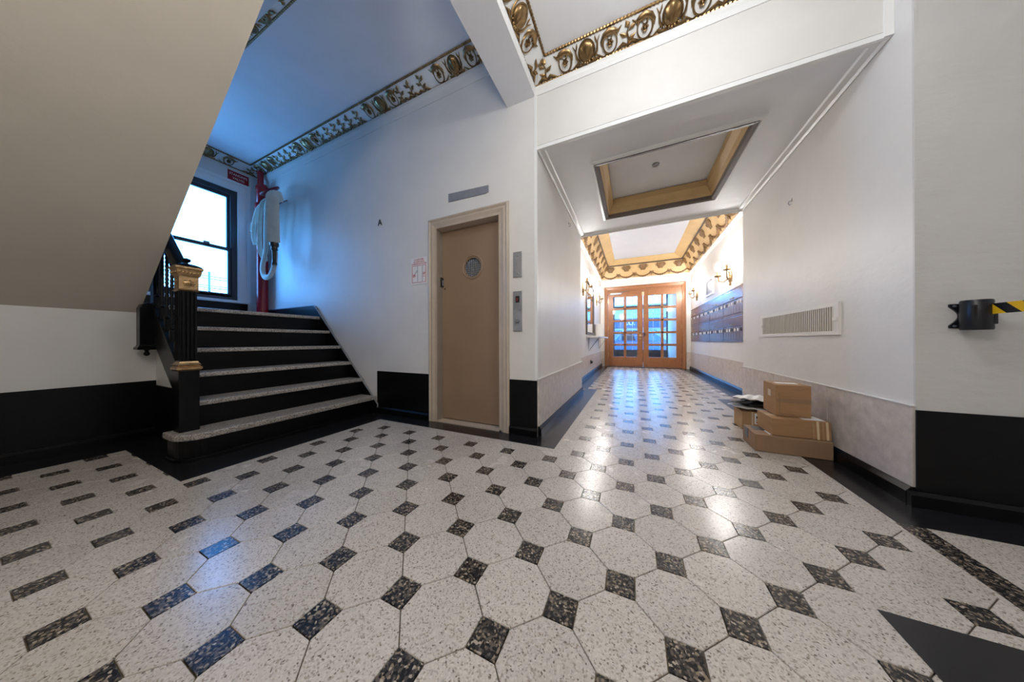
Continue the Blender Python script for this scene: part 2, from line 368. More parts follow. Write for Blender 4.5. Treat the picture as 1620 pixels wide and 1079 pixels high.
ring(cx0-.38, cx1+.38, cy0-.38, cy1+.38, [(0, ZS+.01), (.03, 15.1), (.16, 15.06), (.22, 15.12), (.24, ZS+.01)]).build('coffer_moulding', 'white_trim', sf)
MB().lathe([(.0, 0), (.22, 0), (.2, -.06), (.08, -.09)], (1.4, 19.3, 16.4), 14).build('ceiling_rose', 'dull_steel', sf, smooth=True)
MB().lathe([(.0, 0), (.4, 0), (.36, -.08), (.1, -.12)], (1.7, 37, 20.0), 16).build('ceiling_rose', 'dull_steel', bpy.data.objects['ceiling_vestibule'], smooth=True)
m = ring(XL, XR, YW, YJ, [(.0, ZS+.01), (0, 15.02), (.06, 15.0), (.12, 15.1), (.34, 15.12), (.4, ZS+.01)])
m.build('soffit_moulding', 'white_trim', sf)
# corner bead strips
struct('trim_2', MB().box(XL-.12, XL+.03, YW-.03, YW+.1, DADO, 18.2), 'white_trim')
struct('trim_3', MB().box(XR-.22, XR-.003, YW-.05, YW, 15.02, 18.3), 'white_trim')
struct('trim_4', MB().prism([(XR-.012, YF-.012), (XR+.06, YF-.012), (XR+.06, YF+.02), (XR+.02, YF+.05), (XR-.012, YF+.05)], 'z', DADO, 18.8), 'grey_wall_paint')

# black dados, marble wainscot, baseboards
def dado(n, mat, x0, x1, y0, y1, z0, z1, **kw):
    return struct('trim_%d' % n, MB().box(x0, x1, y0, y1, z0, z1), mat, **kw)
dado(5, 'black_paint', -23.3, -23.26, -4, 4.9, 0, DADO)
dado(6, 'black_paint', -16.5, -11.76, YW-.04, YW, 0, DADO-.05)
dado(7, 'black_paint', -6.1, XL, YW-.04, YW, 0, DADO-.05)
dado(8, 'black_paint', XR-.005, 16, YF-.04, YF, 0, DADO-.1)
for n, b in (('left', (-23.3, -23.12, -4, 4.9)), ('elevator', (-16.4, -11.76, YW-.16, YW)), ('pier', (-6.1, XL+.0, YW-.16, YW)), ('right', (XR-.19, 16, YF-.16, YF))):
    m = MB(); x0, x1, y0, y1 = b
    if n == 'left': m.prism([(x0, 0), (x1, 0), (x1, .4), (x0+.1, .5), (x0, .5)], 'y', y0, y1)
    else: m.prism([(y1, 0), (y0, 0), (y0, .36), (y0+.08, .46), (y1, .46)], 'x', x0, x1)
    struct('baseboard_'+n, m, 'black_gloss')
def wainscot(wall, xw, side, y0, y1, edges, ztop=DADO):
    W = bpy.data.objects[wall]
    for a, b in zip(edges[:-1], edges[1:]):
        x = sorted((xw, xw+side*.07)); MB().box(x[0], x[1], a+.015, b-.015, .3, ztop).build('wainscot_panel', 'marble', W, bevel=.015)
    x = sorted((xw, xw+side*.1)); MB().box(x[0], x[1], y0, y1, ztop, ztop+.05).build('wainscot_cap', 'wall_paint', W, bevel=.015)
    MB().prism([(xw, 0), (xw+side*.2, 0), (xw+side*.2, .4), (xw+side*.1, .55), (xw, .55)], 'y', y0, y1).build('base_moulding', 'black_gloss', W)
wainscot('wall_corridor_left', XL, 1, YW+.05, YJ, [YW+.05, 17.5, 22, YJ])
wainscot('wall_corridor_right', XR, -1, YF, YJ, [YF, 16.2, 21, YJ])
wainscot('wall_vestibule_left', XVL, 1, YJ, YD, [YJ, 31, 37, 43, 49, YD])
wainscot('wall_vestibule_right', XVR, -1, YJ, YD, [YJ, 31, 37, 43, 49, YD])
V = bpy.data.objects['wall_vestibule_back']
for a, b in ((XVL, -5.05), (8.65, XVR)): MB().box(a, b, YD-.07, YD, .3, DADO).build('wainscot_panel', 'marble', V)

# ------------------------------------------------------------------ friezes of gilt relief
def shell_mesh():
    m = MB(); nr, na = 7, 28; vs = [(0, .52, .2)]; 
    for i in range(1, nr+1):
        r = i/nr
        for k in range(na):
            a = 2*PI*k/na; x = .36*math.cos(a)*r; y = .52+.4*math.sin(a)*r
            fan = math.atan2(x, y-.08); z = .2*math.sqrt(max(0, 1-r*r*.9))-.03*(1-r)+.022*math.cos(fan*14)*min(1, r*1.2)
            if i == nr: z = .0
            vs.append((x, y, max(0, z)))
    fs = [(0, 1+k, 1+(k+1) % na) for k in range(na)]+[(1+(i-1)*na+k, 1+(i-1)*na+(k+1) % na, 1+i*na+(k+1) % na, 1+i*na+k)[::-1] for i in range(1, nr) for k in range(na)]
    m.add(vs, fs)
    m.tube([(.36*math.cos(a), .52+.4*math.sin(a), .03) for a in [PI*(-.2+1.4*t/16) for t in range(17)]], .03, 6)
    for sx in (-1, 1):
        m.ball((sx*.1, .16, .1), .07, 8); m.ball((sx*.23, .2, .08), .055, 8)
        m.tube([(sx*.1, .1, .05), (sx*.28, .1, .07), (sx*.48, .15, .05), (sx*.56, .22, .03)], [.05, .07, .06, .01], 6, flat=.6, nrm=(0, 0, 1))
        m.tube([(sx*.34, .22, .05), (sx*.46, .42, .05), (sx*.5, .7, .04), (sx*.6, .88, .03)], [.05, .05, .03, .01], 6)
        m.tube([(sx*.48, .62, .04), (sx*.42, .8, .03), (sx*.4, .92, .03)], [.02, .035, .01], 6)
    m.ball((0, .13, .12), .07, 8)
    return m
def scroll_mesh():
    m = MB(); pts, rd = [], []
    for t in range(34):
        a = PI*.75-2*PI*1.15*t/33; r = .36-.02*t/33; pts.append((r*.85*math.cos(a), .46+r*math.sin(a), .05)); rd.append(.05-.03*t/33)
    m.tube(pts, rd, 6)
    m.tube([(-.5, .86, .03), (-.36, .74, .05), (-.2, .8, .08), (.02, .86, .1), (.22, .78, .08), (.34, .6, .06), (.36, .42, .03)], [.01, .06, .11, .12, .1, .07, .01], 6, flat=.5, nrm=(0, 0, 1))
    for x, y in ((-.24, .62), (-.05, .7), (.14, .66)): m.tube([(x, y+.12, .08), (x-.05, y, .06), (x-.02, y-.1, .03)], [.05, .04, .005], 5)
    m.tube([(.1, .12, .04), (.3, .08, .05), (.5, .2, .04), (.62, .3, .02)], [.02, .03, .03, .005], 6)
    return m
def rosette_mesh():
    m = MB(); na = 24; vs = [(0, .46, .12)]
    for i in (1, 2, 3):
        for k in range(na):
            a = 2*PI*k/na; r = .15*i/3*(1+.18*math.cos(6*a)*(i/3)); vs.append((r*math.cos(a)*.9, .46+r*math.sin(a), (.1, .13, .02)[i-1]))
    m.add(vs, [(0, 1+k, 1+(k+1) % na) for k in range(na)]+[(1+i*na+k, 1+i*na+(k+1) % na, 1+(i+1)*na+(k+1) % na, 1+(i+1)*na+k) for i in (0, 1) for k in range(na)])
    m.ball((0, .46, .12), .05, 8); return m
def sprig_mesh():
    m = MB()
    m.tube([(0, .08, .02), (.03, .3, .04), (-.02, .55, .04), (.05, .78, .03)], [.045, .035, .03, .015], 5)
    for x, y, dx, dy, w_ in ((.0, .28, .26, .16, .08), (0, .42, -.26, .18, .08), (.03, .58, .24, .2, .08), (.05, .68, -.1, .25, .09)):
        m.tube([(x, y, .03), (x+dx*.5, y+dy*.45, .05), (x+dx, y+dy, .02)], [.012, w_, .005], 6, flat=.5, nrm=(0, 0, 1))
    for sx in (-1, 1): m.tube([(0, .12, .03), (sx*.16, .24, .06), (sx*.3, .14, .04), (sx*.42, .1, .02)], [.04, .07, .06, .005], 6, flat=.6, nrm=(0, 0, 1))
    return m
ORN = {n: f().mesh(n, 'gold', smooth=True) for n, f in (('shell', shell_mesh), ('scroll', scroll_mesh), ('rosette', rosette_mesh), ('sprig', sprig_mesh))}
TRIM = [9]
def frieze(p0, p1, inward, rise, run, items, cut0, cut1, bead=True, lip=True):
    """p0-p1: outer edge; inward: unit vector to the room; cut0/cut1: mitre shortening of the inner edge"""
    p0, p1, inw = Vector(p0), Vector(p1), Vector(inward); d = (p1-p0).normalized(); Lg = (p1-p0).length
    tv = (inw*run+Vector((0, 0, rise))); W = tv.length; tu = tv.normalized()
    n = d.cross(tu)
    if n.z > 0: n = -n
    q0, q1 = p0+tv+d*cut0, p1+tv-d*cut1
    back = -n*.25
    m = MB().add([p0, p1, q1, q0, p0+back, p1+back, q1+back, q0+back], [(0, 1, 2, 3), (4, 7, 6, 5), (0, 4, 5, 1), (1, 5, 6, 2), (2, 6, 7, 3), (3, 7, 4, 0)])
    name = 'trim_%d' % TRIM[0]; TRIM[0] += 1
    o = struct(name, m, 'white_trim')
    for a, b, r in ((p0+tu*.05, p1+tu*.05, .055), (q0, q1, .06)):
        ln = (b-a).length; k_ = max(2, int(ln/.07)); pts = [a.lerp(b, i/k_)+n*.01 for i in range(k_+1)]
        MB().tube(pts, [r*(1.15 if i % 2 else .75) for i in range(k_+1)], 6).build('bead_moulding', 'gold', o)
    for kind, s, fl_ in items:
        nm = (kind,) if kind != 'scroll' else ('scroll', 'rosette')
        for x in nm:
            c = bpy.data.objects.new(x, ORN[x]); col.objects.link(c); c.parent = o
            mt = Matrix.Identity(4)
            for i in range(3): mt[i][0] = d[i]*fl_*(1.25 if x == 'sprig' else 1); mt[i][1] = tu[i]*W*.97; mt[i][2] = n[i]; mt[i][3] = (p0[i]+d[i]*s+n[i]*.005)*S
            c.matrix_local = mt
    return o
zf = 18.27
def run(shells, lo, hi, off=1.02, step=.85):
    """shell positions -> shells, flanking scrolls and sprigs between"""
    it = []; occ = []
    for s in shells:
        it.append(('shell', s, 1)); occ.append((s-.62, s+.62))
        for sg in (-1, 1):
            it.append(('scroll', s+sg*off, -sg)); occ.append((s+sg*off-.42, s+sg*off+.42))
    x = lo
    while x < hi:
        if all(x+.22 < a or x-.22 > b for a, b in occ): it.append(('sprig', x, 1 if int(x*3) % 2 else -1)); x += step
        else: x += .1
    return [i for i in it if lo-.15 <= i[1] <= hi+.15]
frieze((-4.65, YW, zf), (16, YW, zf), (0, -1, 0), .56, .82, run([2.75, 6.2, 12.5], .75, 18), .82, 0)
frieze((-4.65, YW, zf), (-4.65, -8, zf), (1, 0, 0), .56, .82, run([2.95, 8.2, 14.6], .75, 20), .82, 0)
struct('trim_30', MB().prism([(YW, 17.8), (YW-.04, 17.8), (YW-.07, 18.0), (YW-.12, 18.08), (YW-.12, 18.2), (YW, 18.2)], 'x', -4.65, 16), 'white_trim')
struct('trim_31', MB().prism([(-4.65, 17.84), (-4.6, 17.84), (-4.57, 18.02), (-4.53, 18.08), (-4.53, 18.2), (-4.65, 18.2)], 'y', -9, YW), 'white_trim')
zl = 20.9
frieze((XW, YW, zl), (-6.2, YW, zl), (0, -1, 0), .45, 1.0, run([XX-XW for XX in (-30.3, -24.0, -15.5, -9.4)], .8, 26.5, 1.15), 1, 0)
frieze((XW, YW, zl), (XW, 6.1, zl), (1, 0, 0), .45, 1.0, run([3.55], .8, 6.5, 1.3), 1, 1)
frieze((XW, 6.1, zl), (-6.2, 6.1, zl), (0, 1, 0), .45, 1.0, run([3, 9, 15.2, 21.2], .8, 26.5, 1.15), 1, 0)
struct('trim_32', MB().prism([(YW, 20.1), (YW-.04, 20.1), (YW-.08, 20.4), (YW-.14, 20.65), (YW-.14, 20.84), (YW, 20.84)], 'x', XW, -6.2), 'wall_paint')

# vestibule cove: yellow with urns and swags
ves = struct('trim_33', ring(XVL, XVR, YJ, YD, [(0, 16.7), (.25, 16.95), (.9, 18.1), (1.4, 19.15), (1.5, 19.3), (2.75, 19.95), (2.75, 20.0), (0, 20.0)]), 'yellow_paint')
ring(XVL, XVR, YJ, YD, [(1.4, 19.1), (1.38, 19.22), (1.5, 19.32), (1.56, 19.22)]).build('dark_bead', 'dark_brown', ves, label='thin dark line moulding')
ring(XVL, XVR, YJ, YD, [(0, 16.55), (.12, 16.5), (.3, 16.85), (.26, 16.98), (0, 16.7)]).build('lower_moulding', 'white_trim', ves)
urn = MB(); 
for i in range(5):
    pass
um = MB(); prof = [(-.08, .0), (.28, .0), (.34, .2), (.46, .42), (.5, .62), (.42, .72), (.5, .8)]
vs = []
for wd, y in prof: vs.append((abs(wd), y))
vv = []; 
for wd, y in vs:
    for kx in range(7):
        a = PI*kx/6; vv.append((-wd*math.cos(a), y, .22*math.sin(a)*max(.4, wd/.5)))
um.add(vv, [(i*7+kx, i*7+kx+1, (i+1)*7+kx+1, (i+1)*7+kx) for i in range(6) for kx in range(6)])
for sx in (-1, 1): um.tube([(sx*.4, .7, .05), (sx*.62, .62, .06), (sx*.55, .4, .05), (sx*.36, .3, .05)], .04, 5)
um.v = [(a*1.3, b*1.25, c) for a, b, c in um.v]
URN = um.mesh('urn', 'brown_relief', smooth=True)
def swag_mesh(L_):
    m = MB(); n = 14; pts = []
    for i in range(n+1):
        t = i/n; x = L_*(t-.5); y = .12+.62*(2*abs(t-.5))**2; pts.append((x, y, .07))
    m.tube(pts, [.13*(1.2 if i % 2 else .8)*(1.3-abs(i/n-.5)*1.2) for i in range(n+1)], 6)
    return m.mesh('swag', 'brown_relief', smooth=True)
def bow_mesh():
    m = MB()
    for sx in (-1, 1):
        m.tube([(0, .8, .06), (sx*.2, .98, .08), (sx*.36, .92, .05), (sx*.24, .78, .06), (0, .8, .06)], .04, 5)
        m.tube([(0, .78, .06), (sx*.12, .5, .06), (sx*.3, .22, .05)], [.04, .06, .02], 5)
    m.tube([(0, .8, .06), (0, .4, .07), (0, .1, .04)], [.05, .07, .03], 5)
    return m.mesh('bow', 'brown_relief', smooth=True)
BOW = bow_mesh()
def cove_items(p0, d, inw, Lg, cnt, start):
    d = Vector(d); inw = Vector(inw); step = Lg/cnt; SW = swag_mesh(step*.9)
    def put(me, nm, s, i0, z0, i1, z1):
        a = Vector(p0)+d*s+inw*i0+Vector((0, 0, z0)); tu = (inw*(i1-i0)+Vector((0, 0, z1-z0))).normalized(); n = d.cross(tu)
        if n.z > 0: n = -n
        o = bpy.data.objects.new(nm, me); col.objects.link(o); o.parent = ves; mt = Matrix.Identity(4)
        for i in range(3): mt[i][0] = d[i]; mt[i][1] = tu[i]; mt[i][2] = n[i]; mt[i][3] = (a[i]+n[i]*.01)*S
        o.matrix_local = mt
    for i in range(cnt):
        s = start+step*(i+.5)
        put(URN, 'urn', s, .9, 18.1, 1.4, 19.15); put(SW, 'swag', s, .27, 16.98, .9, 18.1)
        if i: put(BOW, 'bow', s-step/2, .27, 16.98, .9, 18.1)
cove_items((XVL, YD, 0), (1, 0, 0), (0, -1, 0), 14.0, 5, .5)
cove_items((XVR, YJ, 0), (0, 1, 0), (-1, 0, 0), 27.6, 9, .7)
cove_items((XVL, YJ, 0), (0, 1, 0), (1, 0, 0), 27.6, 9, .7)

# ------------------------------------------------------------------ stair flight
RI, TR, NX = 1.18, 1.31, -16.55
YS0, YS1 = 4.9, 13.0
st = thing('staircase', 'black stair flight with pale stone treads and gilt topped newel post', 'staircase', (-18, 8.5, 0))
m = MB()
def rounded(x0, x1, y0, y1, r, n=7):
    p = [(x0, y1), (x0, y0)]
    for i in range(n+1):
        a = -PI/2+PI/2*i/n; p.append((x1-r+r*math.cos(a), y0+r+r*math.sin(a)))
    return p+[(x1, y1)]
# bottom step reaches round the newel post
MB().prism(rounded(-18.3, -16.55, 4.0, YS1, .85), 'z', RI-.26, RI).build('tread', 'tread_stone', st, bevel=.06)
MB().prism(rounded(-18.2, -16.8, 4.12, YS1, .75), 'z', 0, RI-.26).build('riser', 'black_gloss', st)
MB().prism(rounded(-18.2, -16.74, 4.06, YS1, .75), 'z', 0, .14).build('shoe_moulding', 'black_gloss', st, bevel=.03)
for i in range(1, 6):
    x = NX-TR*i; z = RI*(i+1)
    if i < 5: MB().box(x-TR-.3, x, YS0, YS1, z-.22, z).build('tread', 'tread_stone', st, bevel=.06)
    MB().box(x-TR-.3, x-.22, YS0, YS1, z-RI, z-.22).build('riser', 'black_gloss', st)
XE = NX-TR*5; ZL = RI*6
MB().box(XE-1.4, XE, YS0, YS1, ZL-.24, ZL).build('tread', 'tread_stone', st, bevel=.06)
MB().box(XW, XE-1.4, -3.9, YS1+.05, ZL-.6, ZL-.02).build('landing', 'tread_stone', st)
# wall string and landing skirting
MB().prism([(-16.5, 0), (-16.4, .6), (XE-.6, 7.72+.15), (XE-.9, 8.0), (XW, 8.0), (XW, ZL-.02), (XE-1.4, ZL-.02), (XE-1.4, 0)], 'y', YW-.1, YW).build('wall_string', 'black_gloss', st)
MB().tube([(-16.4, YW-.1, .0), (-16.38, YW-.1, .62), (XE-.6, YW-.1, 7.9), (XE-.9, YW-.1, 8.02), (XW, YW-.1, 8.02)], .05, 6).build('string_capping', 'dull_steel', st, label='worn grey edge on the black wall string')
# outer string, spandrel
MB().prism([(-17.9, 1.2), (-17.9, 2.96), (-22.4, 2.96+.89*4.5), (-22.4, 1.08+.89*4.5)], 'y', 4.62, 4.95).build('outer_string', 'black_gloss', st, bevel=.02)
MB().prism([(-17.9, 2.94), (-17.9, 3.06), (-22.4, 3.06+.89*4.5), (-22.4, 2.94+.89*4.5)], 'y', 4.56, 5.0).build('string_capping', 'black_gloss', st, bevel=.02)
struct('wall_spandrel', MB().prism([(-23.3, 0), (-18.9, 0), (-18.9, 1.3), (-23.3, 5.3)], 'y', 4.9, 5.3), 'wall_paint')
dado(34, 'black_paint', -23.26, -18.1, 4.84, 4.9, 0, 2.75)
# newel post
nw = MB().box(-18.02, -17.4, 4.24, 4.84, RI, 3.82).build('newel_post', 'black_gloss', st, bevel=.03)
m = MB().box(-17.96, -17.46, 4.3, 4.78, 4.1, 7.3)
for i in range(4):
    y = 4.35+.115*i; m.tube([(-17.44, y+.02, 4.25), (-17.44, y+.02, 7.2)], .035, 6)
    x = -17.9+.115*i; m.tube([(x+.02, 4.28, 4.25), (x+.02, 4.28, 7.2)], .035, 6)
m.build('fluted_shaft', 'black_gloss', nw)
MB().lathe([(.31, 3.8), (.37, 3.86), (.37, 3.95), (.31, 4.0), (.34, 4.06), (.28, 4.14), (.26, 4.2)], (-17.71, 4.54, 0), sq=True).build('gilt_band', 'old_brass', nw, label='gilt moulded band')
cp = MB().lathe([(.27, 7.22), (.32, 7.26), (.28, 7.32), (.28, 7.85), (.34, 7.95), (.36, 8.12), (.4, 8.2), (.4, 8.27)], (-17.71, 4.54, 0), sq=True).build('gilt_capital', 'old_brass', nw, label='gilt square capital with an oval rosette')
m = MB(); m.ball((-17.43, 4.54, 7.58), .14, 10, .35, 1.2, .9); m.ball((-17.4, 4.54, 7.58), .06, 8)
for a in range(8): m.ball((-17.42, 4.54+.16*math.cos(a*PI/4), 7.58+.13*math.sin(a*PI/4)), .035, 6)
m.ball((-17.71, 4.26, 7.58), .13, 10, 1.2, .35, .9)
for y in range(6): m.ball((-17.36, 4.27+.105*y, 8.02), .05, 6); m.ball((-17.97+.1*y, 4.2, 8.02), .05, 6)
m.build('gilt_relief', 'old_brass', nw, smooth=True, kind='stuff')
MB().lathe([(.4, 8.27), (.34, 8.34), (.2, 8.42), (.08, 8.46)], (-17.71, 4.54, 0), sq=True).build('newel_cap', 'black_gloss', nw)
MB().lathe([(.06, 8.44), (.05, 8.5), (.1, 8.54), (.14, 8.6), (.12, 8.66), (.04, 8.7)], (-17.71, 4.54, 0), 12).build('knob', 'black_gloss', nw, smooth=True)
# handrail
rail = [(-17.95, 7.72), (-18.2, 8.0), (-22.3, 8.0+.9*4.1)]
m = MB(); vs = []; sec = [(-.2, -.12), (.2, -.12), (.24, .05), (.16, .2), (0, .25), (-.16, .2), (-.24, .05)]
for x, z in rail: vs += [(x, 4.62+a, z+b*1.3) for a, b in sec]
n = len(sec); m.add(vs, [(i*n+kx, i*n+(kx+1) % n, (i+1)*n+(kx+1) % n, (i+1)*n+kx) for i in range(2) for kx in range(n)]+[tuple(range(n)), tuple(range(2*n, 3*n))])
m.build('handrail', 'black_gloss', st, smooth=True)
# turned, twisted balusters
for i in range(6):
    x = -18.9-.65*i; zb = 3.06+.89*(-17.9-x); zt = 7.8+.9*(-18.2-x); hh = zt-zb; yb = 4.72
    m = MB().box(x-.08, x+.08, yb-.08, yb+.08, zb-.1, zb+.5)
    pr = [(.06, .5), (.1, .56), (.06, .62), (.05, .7)]
    kn = int((hh-1.6)/.1)
    tw = [(.07 if kx % 2 else .052, .7+(hh-1.6)*kx/kn) for kx in range(kn+1)]
    m.lathe(pr+tw+[(.1, hh-.86), (.06, hh-.8)], (x, yb, zb), 8); m.box(x-.08, x+.08, yb-.08, yb+.08, zb+hh-.8, zb+hh)
    m.build('baluster', 'black_gloss', st, smooth=True)
# newel at the landing edge that hangs below it
MB().box(-22.72, -22.24, 4.6, 4.88, 6.3, 11.0).build('landing_newel_shaft', 'black_gloss', st, bevel=.02)
dn = MB().prism([(4.18, 4.85), (4.7, 4.85), (4.7, 6.75), (4.62, 6.95), (4.44, 7.05), (4.26, 6.95), (4.18, 6.75)], 'x', -22.75, -22.2).build('landing_newel', 'black_gloss', st, bevel=.02)
MB().lathe([(.34, 4.66), (.34, 4.76), (.28, 4.84), (.27, 4.9)], (-22.47, 4.44, 0), sq=True).build('drop_moulding', 'black_gloss', dn)
MB().lathe([(.03, 4.34), (.09, 4.39), (.11, 4.46), (.07, 4.54), (.06, 4.6), (.12, 4.67)], (-22.47, 4.44, 0), 12).build('drop_finial', 'black_gloss', dn, smooth=True)
# upper flight: underside
SL = .748
def zq(x): return 6.6+SL*(x+23.27)
struct('ceiling_stair_underside', MB().prism([(-23.3, zq(-23.3)), (-6.25, zq(-6.25)), (-6.25, zq(-6.25)+1.2), (-23.3, zq(-23.3)+1.2)], 'y', -3.95, 4.38), 'soffit_paint')

# ------------------------------------------------------------------ landing window
wn = thing('window_1', None, None, (XW, 8.8, WZ0), kind='structure')
xf = XW-.25
m = frame_x(xf-.3, xf+.2, WY0, WY1, WZ0, WZ1, .42, .4)
m.build('window_frame', 'window_frame', wn)
zm = 13.4
def sash(name, x, z0, z1):
    a, b = WY0+.36, WY1-.36
    m = frame_x(x-.1, x+.1, a, b, z0, z1, .25, .28)
    s_ = m.build(name, 'window_frame', wn); MB().box(x-.02, x+.02, a+.2, b-.2, z0+.25, z1-.25).build('pane', 'ribbed_glass', s_)
    return s_
sash('upper_sash', xf-.12, zm-.1, WZ1-.4); sash('lower_sash', xf+.1, WZ0+.25, zm+.12)
MB().box(xf+.18, xf+.3, 9.4, 9.75, zm+.1, zm+.26).build('sash_lock', 'dull_steel', wn)
# casing, sill, apron
m = MB().box(XW+.001, XW+.12, WY1, WY1+.6, WZ0-.1, WZ1+.6).box(XW+.001, XW+.12, WY0-.6, WY0, WZ0-.1, WZ1+.6).box(XW+.001, XW+.12, WY0, WY1, WZ1, WZ1+.6)
m.box(XW+.001, XW+.2, WY1+.6, WY1+.85, WZ0-.1, WZ1+.85).box(XW+.001, XW+.2, WY0-.85, WY0-.6, WZ0-.1, WZ1+.85).box(XW+.001, XW+.2, WY0-.6, WY1+.6, WZ1+.6, WZ1+.85)
m.build('casing', 'white_trim', wn)
MB().box(XW-.3, XW+.45, WY0-.9, WY1+.7, WZ0-.3, WZ0-.1).build('sill', 'white_trim', wn, bevel=.04)
MB().box(XW, XW+.3, WY0-.8, WY1+.6, ZL-.02, WZ0-.3).build('apron', 'black_gloss', wn)
# railing outside
rl = thing('railing', 'dark thin railing with horizontal bars outside the landing window', 'railing', (-38, 9, 8))
for z in (9.55, 10.4, 10.6, 11.3, 11.55): MB().tube([(-38, 4, z), (-38, 16, z)], .035, 6).build('bar', 'outside_dark', rl)
for y in (6.0, 8.6, 11.2, 13.8): MB().box(-38.06, -37.94, y-.07, y+.07, 7.4, 12.0).build('post', 'outside_dark', rl)
MB().box(-41, XW-.9, 3, 17, 7.0, 7.4).build('platform', 'outside_dark', rl)

# ------------------------------------------------------------------ lift doorway
d1 = thing('door_1', 'tan lift door with a small round wired glass porthole in a pale frame', None, (-8.8, 13.5, 0), kind='structure')
def casing(x0, x1, z1, w0, y, prof):
    """door casing of profile prof [(inset, y)] round three sides"""
    vs = []; n = len(prof)
    for i, yy in prof: vs += [(x0+i, yy, 0), (x0+i, yy, z1-i), (x1-i, yy, z1-i), (x1-i, yy, 0)]
    fs = []
    for a in range(n):
        b = (a+1) % n
        for c in range(3): fs.append((a*4+c, a*4+c+1, b*4+c+1, b*4+c))
    fs += [tuple(a*4 for a in range(n)), tuple(a*4+3 for a in range(n))]
    return MB().add(vs, fs)
casing(-11.74, -6.12, 12.68, .6, YW, [(0, YW), (0, YW-.1), (.1, YW-.16), (.2, YW-.1), (.3, YW-.12), (.48, YW-.06), (.62, YW-.06), (.62, 13.9), (.58, 13.9), (.58, YW)]).build('door_frame', 'elev_frame', d1)
dl = MB().box(-11.14, -6.5, 13.62, 13.88, .12, 12.42)
# leaf with porthole: build as ring of quads
PX, PZ, PR = -8.85, 9.55, .58
def leaf(yf, yb):
    m = MB(); n = 32; x0, x1, z0, z1 = -11.14, -6.48, .12, 12.4; circ = []; rect = []
    for i in range(n):
        a = 2*PI*i/n; c, s_ = math.cos(a), math.sin(a); circ.append((PX+PR*c, PZ+PR*s_))
        tt = min([t for t in (((x1-PX)/c if c > 1e-6 else 9e9), ((x0-PX)/c if c < -1e-6 else 9e9), ((z1-PZ)/s_ if s_ > 1e-6 else 9e9), ((z0-PZ)/s_ if s_ < -1e-6 else 9e9))])
        rect.append((PX+tt*c, PZ+tt*s_))
    # snap nearest ray to the corners
    for cx, cz in ((x0, z0), (x1, z0), (x0, z1), (x1, z1)):
        j = min(range(n), key=lambda i: (math.atan2(rect[i][1]-PZ, rect[i][0]-PX)-math.atan2(cz-PZ, cx-PX))**2); rect[j] = (cx, cz)
    vs = [(x, yf, z) for x, z in circ]+[(x, yf, z) for x, z in rect]+[(x, yb, z) for x, z in circ]+[(x, yb, z) for x, z in rect]
    fs = []
    for i in range(n):
        j = (i+1) % n; fs += [(i, j, n+j, n+i), (2*n+i, 3*n+i, 3*n+j, 2*n+j), (i, 2*n+i, 2*n+j, j), (n+i, n+j, 3*n+j, 3*n+i)]
    return m.add(vs, fs)
lf = leaf(13.6, 13.85).build('door_leaf', 'elev_door', d1)
m = MB(); m.tube([(PX+.7*math.cos(a), 13.6, PZ+.7*math.sin(a)) for a in [2*PI*i/32 for i in range(33)]], .05, 6, cap=False)
m.build('porthole_ring', 'elev_door', lf, smooth=True)
MB().lathe([(.0, -.02), (PR, -.02), (PR, .02), (.0, .02)], (PX, 13.72, PZ), 32, axis='y').build('porthole_glass', 'dark_glass', lf)
m = MB()
for i in range(-4, 5):
    h = math.sqrt(PR*PR-(i*.13)**2); m.tube([(PX+i*.13, 13.69, PZ-h), (PX+i*.13, 13.69, PZ+h)], .014, 4); m.tube([(PX-h, 13.69, PZ+i*.13), (PX+h, 13.69, PZ+i*.13)], .014, 4)
m.build('wire_mesh', 'steel', lf, kind='stuff')
MB().lathe([(0, -.03), (.05, -.03), (.06, 0)], (-6.75, 13.6, 11.55), 10, axis='y').build('screw', 'dark_hole', lf)
MB().lathe([(0, -.03), (.04, -.03), (.05, 0)], (-10.95, 13.6, 8.4), 10, axis='y').build('screw', 'dark_hole', lf)
MB().box(-11.12, -6.5, YW-.06, 13.6, 0, .08).build('sill', 'elev_frame', d1)
lk = MB().box(-11.12, -11.06, 13.36, 13.66, 8.5, 9.1).build('lock_plate', 'black_plastic', d1, label='small black plate on the frame side'); MB().box(-11.07, -11.03, 13.46, 13.56, 8.6, 8.95).build('lock_slot', 'dull_steel', lk)
# plates on the wall beside and above the lift
MB().prism([(-10.19, 13.53), (-7.39, 13.44), (-7.39, 13.9), (-10.19, 14.03)], 'y', YW-.04, YW)
o = MB().prism([(-10.19, 13.53), (-7.6, 13.44), (-7.39, 13.5), (-7.39, 13.88), (-10.19, 14.03)], 'y', YW-.05, YW).build('cover_plate', 'dull_steel', org=(-8.8, YW, 13.7), bevel=.01)
tag(o, 'long grey metal strip plate on the wall above the lift door', 'plate')
t = thing('blank_plate', 'blank upright steel plate with two screws, right of the lift door', 'plate', (-5.6, YW, 9.15))
MB().box(-5.87, -5.35, YW-.05, YW, 8.47, 9.84).build('plate', 'steel', t, bevel=.015)
for z in (8.68, 9.63): MB().lathe([(0, -.03), (.045, -.03), (.06, 0)], (-5.61, YW-.05, z), 10, axis='y').build('screw', 'dull_steel', t)
t = thing('lift_call_panel', 'tall steel lift call panel with dark display, below the blank plate', 'call panel', (-5.6, YW, 6.6))
MB().box(-5.88, -5.36, YW-.06, YW, 5.56, 7.72).build('plate', 'steel', t, bevel=.015)
MB().box(-5.86, -5.38, YW-.075, YW-.05, 5.58, 6.6).build('lower_plate', 'dull_steel', t, label='scuffed darker lower plate')
